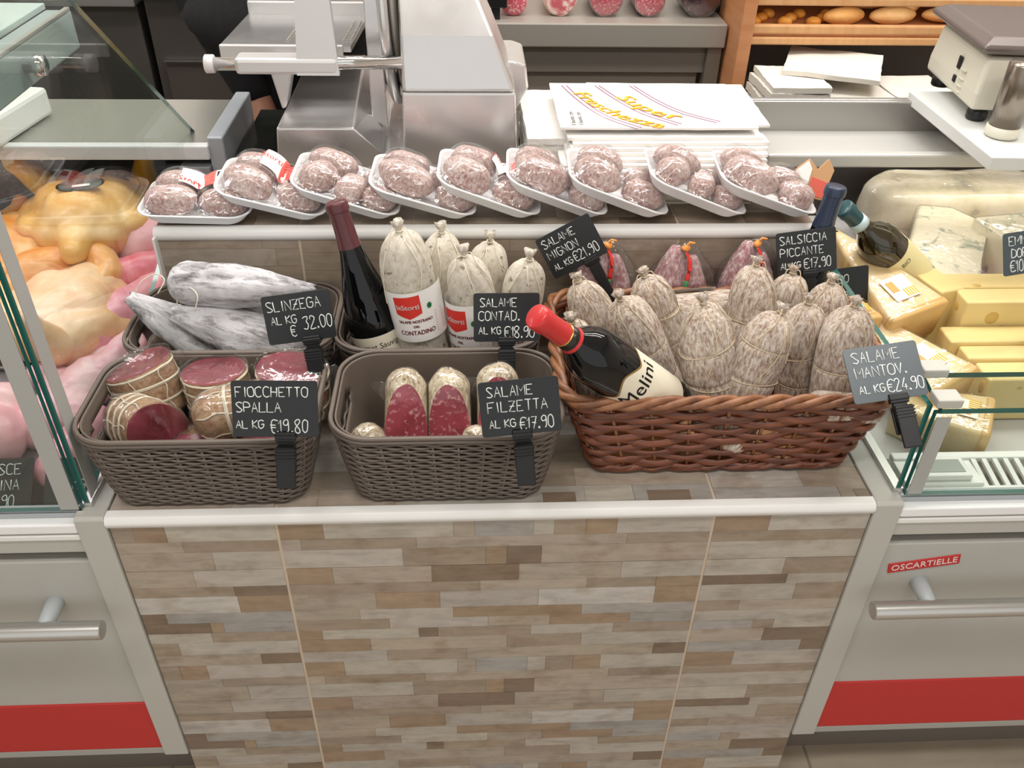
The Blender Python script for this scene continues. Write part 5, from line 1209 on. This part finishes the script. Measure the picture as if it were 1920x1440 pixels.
wedge('small hard cheese piece tucked behind the wicker basket edge', place((.612, .44, -.03), -8, 4, -170), .13, .07, .115, 4, .5)
def holes(t, pts, parent):
    for (x, y, z, r, sx, sy, sz) in pts: MB().add(sphere((x, y, z), r, 14, 8, (sx, sy, sz))).make('hole', swiss_hole, parent)
def swiss_block(label, loc, w, d, h, rz=0, rx=0, hl=()):
    t = thing('cheese_block', label, 'cheese', loc, (rx, 0, rz), 'pale yellow holed cheese blocks')
    b = MB().add(rbox(w, d, h, .004, 3), 0, False, Matrix.Translation((0, 0, h/2))).make('paste', swiss, t); holes(t, hl, b); return t
sb = [('holed yellow cheese block at the back of the stack', (.945, .4565, -.03), .30, .05, .118, ((-.15, -.012, .10, .007, .25, 1, 1), (-.098, -.018, .118, .008, 1, .6, .15))),
      ('holed yellow cheese block in front, one big round hole in its face', (.947, .405, -.035), .285, .048, .123, ((-.091, -.0238, .092, .0125, 1, .1, 1), (-.068, -.0238, .072, .006, 1.2, .12, .8), (-.142, .002, .10, .008, .2, .8, 1.1))),
      ('yellow cheese slab, third of the stack, low and wide', (.912, .354, -.042), .29, .049, .085, ()), ('yellow cheese slab stepping down below the third', (.925, .309, -.046), .29, .038, .083, ()),
      ('lowest yellow cheese slab with a small mark on its face', (.945, .262, -.05), .31, .05, .082, ((-.10, -.0245, .065, .006, 1, .15, .7), (-.155, -.012, .06, .010, .2, .7, 1.2)))]
for lb, loc, w, d, h, hl in sb: swiss_block(lb, loc, w, d, h, .0, 0, hl)
swiss_block('tilted yellow cheese wedge left of the stack', (.785, .46, -.03), .05, .085, .12, .30, 0)
wheel_paste = speckle('mottled_cream_rind', [(.3, '#a9a48f'), (.4, '#ddd2b4'), (.55, '#ece2cb'), (.7, '#f1ebdc')], 11, rough=.5, bump=.3)
def big_cheese():
    t = thing('blue_cheese', 'big film-wrapped blue cheese half wheel at the back right', 'cheese', (1.0, .80, .0)); n = 44
    prof = [0, .03, .1, .2, .5, .8, .9, .97, 1]; loops = []
    for q in prof:
        e = 1-.13*(2*abs(q-.5))**6; loops.append([Vector((.215*e*math.copysign(abs(math.cos(2*PI*k/n))**.75, math.cos(2*PI*k/n)), .075*e*math.copysign(abs(math.sin(2*PI*k/n))**.8, math.sin(2*PI*k/n)), .124*q)) for k in range(n)])
    mb = MB().add(loft(loops)); mb.v = [tuple(Vector(v)*(1+.055*noise.noise(Vector(v)*13))) for v in mb.v]; mb.make('paste', wheel_paste, t); shell(mb, 'cling_film', film, t, .004, 3, .005, 22)
big_cheese()
def slab(label, mat4, poly, h, seed):
    t = thing('cheese_wedge', label, 'cheese', mat=mat4, group='blue cheese wedges'); vs, fs = bprism(poly, 'z', 0, h, .008, 3)
    MB().add((vs, fs), 0, False).make('paste', blue_cheese, t); m = MB().add((vs, fs)); shell(m, 'cling_film', film, t, .003, seed, .004, 26); return t
slab('cut blue-veined cheese wedge in front of the big wheel', place((.87, .58, .045), 6, -3, 0), [(-.118, -.058), (-.005, -.145), (.02, -.05), (.098, .06), (.05, .13), (-.01, .145)], .052, 1)
slab('second blue-veined cheese wedge behind the EMMEN sign', place((1.01, .58, .03), 8, 0, 6), [(-.04, -.075), (.16, -.10), (.16, .08), (-.085, .07)], .09, 2)
t = thing('wrapped_package', 'violet-pink wrapped package under the blue cheese wedges', 'package', (.905, .585, -.02)); vs = []
for j in range(17):
    for i in range(25):
        u = -1+i/12; v = -1+j/8; x = .165*u; y = .115*v; vs.append(Vector((x, y, .062*(1-max(abs(u), abs(v))**5)+.008*noise.noise(Vector((x*26, y*26, 2)))*(1-max(abs(u), abs(v))**4))))
fs = [(j*25+i, j*25+i+1, (j+1)*25+i+1, (j+1)*25+i) for j in range(16) for i in range(24)]
MB().add((vs, fs)).make('package', M('violet_film', '#d3b0c4', .15, 0, Coat_Weight=.6), t)

# ------------------------------------------------------------------ white board and weighing scale at the right
wbd = thing('white_board', 'white board lying on the steel top under the weighing scale', 'board', (.824, .488, .2775))
MB().add(bprism([(0, .0), (.5, -.02), (.5, .335), (.002, .335)], 'z', 0, .023, .002), 0, False).make('board', M('board_white', '#d9dbd9', .35), wbd)
scq = thing('weighing_scale', 'cream shop scale with a taupe weighing plate', 'weighing scale', (1.017, .755, .3008), (0, 0, rd(-6)))
def sx(x0, x1, y0, y1, z0, z1, nm, m, b=.004, par=None): return MB().box(x0, x1, y0, y1, z0, z1, b).make(nm, m, par or scq)
bd = MB().add(loft([[(-.15, -.125, .022), (.2, -.125, .022), (.2, .12, .022), (-.15, .12, .022)], [(-.15, -.125, .05), (.2, -.125, .05), (.2, .12, .05), (-.15, .12, .05)], [(-.143, -.116, .112), (.193, -.116, .112), (.193, .112, .112), (-.143, .112, .112)]]), 0, False).make('scale_body', beige_plastic, scq)
b2 = bd.modifiers.new('edge', 'BEVEL'); b2.width = .008; b2.segments = 3
sx(-.125, .175, -.095, .095, .098, .106, 'black_collar', black_plastic, .002)
tp = MB().add(loft([[(-.15, -.12, .104), (.2, -.12, .104), (.2, .12, .104), (-.15, .12, .104)], [(-.165, -.135, .112), (.215, -.135, .112), (.215, .135, .112), (-.165, .135, .112)], [(-.165, -.135, .120), (.215, -.135, .120), (.215, .135, .120), (-.165, .135, .120)], [(-.145, -.115, .132), (.195, -.115, .132), (.195, .115, .132), (-.145, .115, .132)]]), 0, False, Matrix.Translation((0, 0, .014))).make('weighing_plate', smoke_plastic, scq)
b2 = tp.modifiers.new('edge', 'BEVEL'); b2.width = .006; b2.segments = 3
for fx, fy in ((-.125, -.10), (.17, -.10), (-.125, .09), (.17, .09)): MB().add(lathe([(.016, 0), (.018, .003), (.018, .014), (.014, .022)], 20), T=Matrix.Translation((fx, fy, .0))).make('foot', black_plastic, scq)
mb = MB()
for (vx, vz, vh) in ((-.1515, .066, .022), (-.1525, .042, .012)): mb.box(vx, vx+.004, -.03, -.018, vz, vz+vh, .001)
mb.make('side_slots', black_plastic, bd)
mb = MB()
for z in (.07, .055, .042, .032): mb.box(-.1528, -.149, -.062, -.040, z, z+.002, .0005)
mb.make('side_ridges', beige_plastic, bd)
MB().add(lathe([(.027, .0), (.028, .004), (.028, .016), (.025, .018)], 28), T=Matrix.Translation((-.112, -.185, .002))).make('column_collar', beige_plastic, scq)
MB().add(lathe([(.026, .0), (.026, .10), (.024, .105)], 28), T=Matrix.Translation((-.112, -.185, .020))).make('display_column', M('bronze_column', '#8f857a', .25, .8), scq)

# ------------------------------------------------------------------ back of the shop
bk = thing('steel_workbench', 'stainless steel workbench along the back wall', 'workbench', (0, 1.9, FLOOR_Z))
zz = -FLOOR_Z
MB().box(-.20, .674, -.30, .35, zz+.165, zz+.228, .004).make('bench_top', dark_steel, bk)
MB().box(-.20, .64, -.27, -.25, zz+.09, zz+.165, .002).make('apron', M('dull_apron_steel', '#8f887f', .42, .35), bk)
MB().box(.63, .67, -.29, -.25, 0, zz+.165, .002).make('bench_leg', M('leg_steel', '#7d766c', .42, .35), bk); MB().box(-.19, -.15, -.29, -.25, 0, zz+.165, .002).make('bench_leg', dark_steel, bk)
MB().box(-.15, .62, -.245, -.235, 0, zz+.16, 0).make('back_panel', M('bronze_grey_panel', '#a1978c', .42, .1), bk)
def log(label, x, R, L, mat, cmat, seed, wrap=False):
    t = thing('cured_meat_log', label, 'cured meat', (x, 1.67, .2285+R), group='cut logs of cured meat on the steel bench'); so = Vector((seed, 0, 0))
    zs = [0, .01, .03, .2, .5, .8, .93, 1]; rr = [.93, .985, 1, 1, 1, .97, .8, .3]
    MB().add(lathe([(1, q*L) for q in zs], 32, lambda p, a, k: Vector((rr[k]*R*math.cos(a), zs[k]*L, rr[k]*R*math.sin(a)))*(1)+Vector((math.cos(a), 0, math.sin(a)))*.002*noise.noise(Vector((math.cos(a)*2, zs[k]*4, math.sin(a)*2))+so))).make('casing', mat, t)
    MB().add(lathe([(R*.93, 0), (R*.88, .0015), (.001, .002)], 32, lambda p, a, k: Vector((p.x, -p.z, p.y)))).make('cut_face', cmat, t)
    if wrap: m = MB().add(lathe([(R*1.0, -.01), (R*1.06, .02), (R*1.05, L*.8), (R*.5, L)], 24, lambda p, a, k: Vector((p.x, p.z, p.y))*(1+.05*noise.noise(Vector((math.cos(a)*3, p.z*20, math.sin(a)*3+seed)))))); m.make('film_wrap', bag_film, t)
panc = NT('rolled_belly_cut'); vv = panc.coords((1, 1, 1)); nn_ = panc.noise(vv, 16, 2, .5, 3); panc.col(panc.ramp(nn_, [(.40, '#f0d6cd'), (.5, '#d98f92'), (.6, '#c9626c')])); panc.set(Roughness=.4); panc = reg(panc)
skin_pink = speckle('pale_fat_skin', [(.3, '#e2c7ae'), (.7, '#f0e0d2')], 20)
log('dark-pink cut meat log at the left end of the bench', .095, .036, .2, red_meat, pink_cut, 1)
log('rolled belly log with fatty swirl, second on the bench', .222, .046, .22, skin_pink, panc, 2)
log('large pink salami log, third on the bench', .348, .046, .24, wine_mat, pink_cut, 3, True)
log('pink salami log, fourth on the bench', .468, .042, .24, wine_mat, pink_cut, 4, True)
log('dark wrapped cured meat, rightmost on the bench', .608, .052, .2, ham_pack, ham_pack, 5, True)
hb = thing('plastic_holder', 'black holder standing at the left end of the bench', 'holder', (.045, 1.64, .2285)); MB().box(-.012, .012, -.01, .01, 0, .09, .002).box(-.03, .03, -.012, .03, .03, .09, .002).make('holder', black_plastic, hb)
bt = thing('bottle', 'dark bottle with green band beside the bread rack', 'bottle', (.682, 1.75, .2285)); MB().add(lathe([(.0, 0), (.024, .001), (.025, .01), (.025, .16), (.012, .2), (.011, .24)], 20)).make('glass_body', dark_glass, bt); MB().add(lathe([(.0256, .05), (.0256, .09)], 20)).make('band', green_print, bt)
# cupboards at the left
cp_ = thing('cupboard', 'charcoal cupboard behind the left glass, pale top', 'cupboard', (-1.55, 1.95, FLOOR_Z))
MB().box(-.45, .655, -.33, .35, 0, zz+.26, .003).make('cupboard_body', cupboard, cp_); MB().box(-.45, .66, -.36, .35, zz+.262, zz+.29, .003).make('cupboard_top', steel, cp_)
MB().box(-.40, .30, -.345, -.332, zz+.13, zz+.137, .001).make('grip_rail', steel, cp_)
c2 = thing('drawer_unit', 'charcoal drawer unit right of the cupboard, thin steel seams', 'drawer unit', (-.55, 1.95, FLOOR_Z))
MB().box(-.325, .32, -.33, .30, 0, zz+.285, .003).make('unit_body', M('warm_charcoal', '#55504c', .35, .2), c2); MB().box(-.33, .33, -.36, .30, zz+.287, zz+.31, .003).make('unit_top', steel, c2)
MB().box(-.3, .3, -.338, -.331, .1, zz+.115, .002).make('drawer_front', M('taupe_drawer', '#5c5550', .35, .2), c2); MB().box(-.3, .3, -.345, -.333, zz+.118, zz+.122, .0005).make('drawer_edge', chrome, c2)
# bread rack
rk = thing('bread_rack', 'wooden bread rack with sloping shelves at the back right', 'bread rack', (1.1, 1.6, FLOOR_Z))
MB().box(-.42, -.385, -.10, .35, 0, zz+.75, .003).make('side_post', wood_rack, rk); MB().box(.95, .985, -.10, .35, 0, zz+.75, .003).make('side_post', wood_rack, rk)
for z, h2, nm in ((.226, .022, 'shelf_rail'), (.198, .02, 'shelf_rail'), (.296, .020, 'shelf_rail')): MB().box(-.385, .95, -.085, -.065, zz+z, zz+z+h2, .004).make(nm, wood_rail, rk)
for z in (.205, .296): MB().add(bprism([(-.064, zz+z), (.34, zz+z+.04), (.34, zz+z+.052), (-.064, zz+z+.012)], 'x', -.385, .95, .001), 0, False).make('shelf_board', wood_rack, rk)
MB().box(-.385, .95, .335, .35, zz+.1, zz+.75, 0).make('rack_back', M('grey_brown_back', '#7a7068', .6), rk)
MB().box(-.385, .95, .10, .12, 0, zz+.185, 0).make('lower_back', M('dark_recess', '#7a726b', .6), rk)
def loaf(x, y, z, L, R, rz, seed, mat=bread_mat, label='', group='bread loaves on the rack', nm='bread_loaf'):
    t = thing(nm, label, 'bread', (x, y, z), (0, 0, rz), group); so = Vector((seed, seed, 0)); vs, fs = sphere((0, 0, 0), 1, 22, 14)
    MB().add(([Vector((p.x*L/2*(1+.05*noise.noise(p*2+so)), p.y*R*(1+.08*noise.noise(p*2+so)), R*.75+p.z*R*.75*(1+.07*noise.noise(p*3+so)))) for p in vs], fs)).make('crust', mat, t); return t
x = 1.045
LV = [('round-ended loaf lying first among the pale loaves on the lower shelf', .995, 1.62, .222, .13, .030, .3), ('brown loaf resting above the first pale loaf', 1.075, 1.70, .245, .14, .034, -.2), ('pale loaf third on the lower bread shelf', 1.135, 1.63, .222, .14, .030, .2), ('pale upright loaf behind the middle of the shelf', 1.20, 1.70, .235, .13, .036, 1.2), ('long golden loaf near the scale on the lower shelf', 1.32, 1.64, .224, .21, .030, .1), ('long loaf behind the golden one near the scale', 1.36, 1.74, .250, .24, .034, .1), ('dark loaf at the far right of the lower shelf', 1.52, 1.64, .222, .2, .030, .05), ('loaf behind the dark far right loaf', 1.60, 1.74, .25, .22, .034, .0)]
for k, (lb, lx, ly, lz, L, R, rz) in enumerate(LV): loaf(lx, ly, lz+.004, L, R, rz, k, bread_mat, lb)
for k in range(7): loaf(.80+.16*k, 1.63, .312, .15, .032, .1*math.sin(k*2), k+20, bread_mat, 'loaf on the upper bread shelf, only its underside showing', 'loaves on the upper shelf')
for k in range(9): loaf(.745+.028*k+.004*math.sin(k*3), 1.61+.03*(k % 3), .222+.003*(k % 3), .04, .017, k, k+40, roll_mat, 'small golden roll in the pile at the left of the bread shelf', 'small golden rolls', 'bread_roll')
# folded cloths / paper packs on the low table
tb2 = thing('low_table', 'dark low table below the bread rack', 'table', (1.15, 1.42, FLOOR_Z)); MB().box(-.42, .6, -.14, .07, zz+.015, zz+.035, .002).make('tabletop', dark_steel, tb2); MB().box(-.40, .58, .04, .06, 0, zz+.015, .001).make('back_panel', cupboard, tb2)
def pack(x, y, z, w, d, h, seed, label, rz=0, mat=None, rx=0):
    mat = mat or pack_paper; t = MB().add(paper(w, d, h, seed, .005, 12), 0, True).make('paper_pack', mat, None); autosmooth(t, 50); t.location = (x, y, z); t.rotation_euler = (rx, 0, rz); return tag(t, label, 'paper pack', 'white folded paper packs on the low table')
nm = ['lowest', 'second', 'third', 'fourth', 'topmost']
for k in range(5): pack(.800+.004*math.sin(k*2), 1.40, .0362+.0262*k-(.004 if k > 3 else 0), .165-.004*k, .19, .0205 if k < 4 else .014, k, nm[k]+' white paper pack of the left pile', .03*math.sin(k*3))
for k in range(4): pack(.975+.006*math.sin(k*4), 1.40, .0362+(.012*k if k < 3 else .038), .165-.012*(k == 2), .18, .0105 if k < 3 else .045, 10+k, nm[k]+' white paper pack of the middle pile', .05*math.sin(k*5), cream_paper if k in (0, 1) else pack_paper)
pack(.93, 1.46, .158, .24, .2, .012, 17, 'paper pack laid askew across the left and middle piles', -.4, pack_paper, .06)
for k in range(4): pack(1.145+.006*math.sin(k*2), 1.41, .0362+.0225*k, .165, .2, .018, 20+k, nm[k]+' white paper pack of the right pile', .06*math.sin(k*2+1))
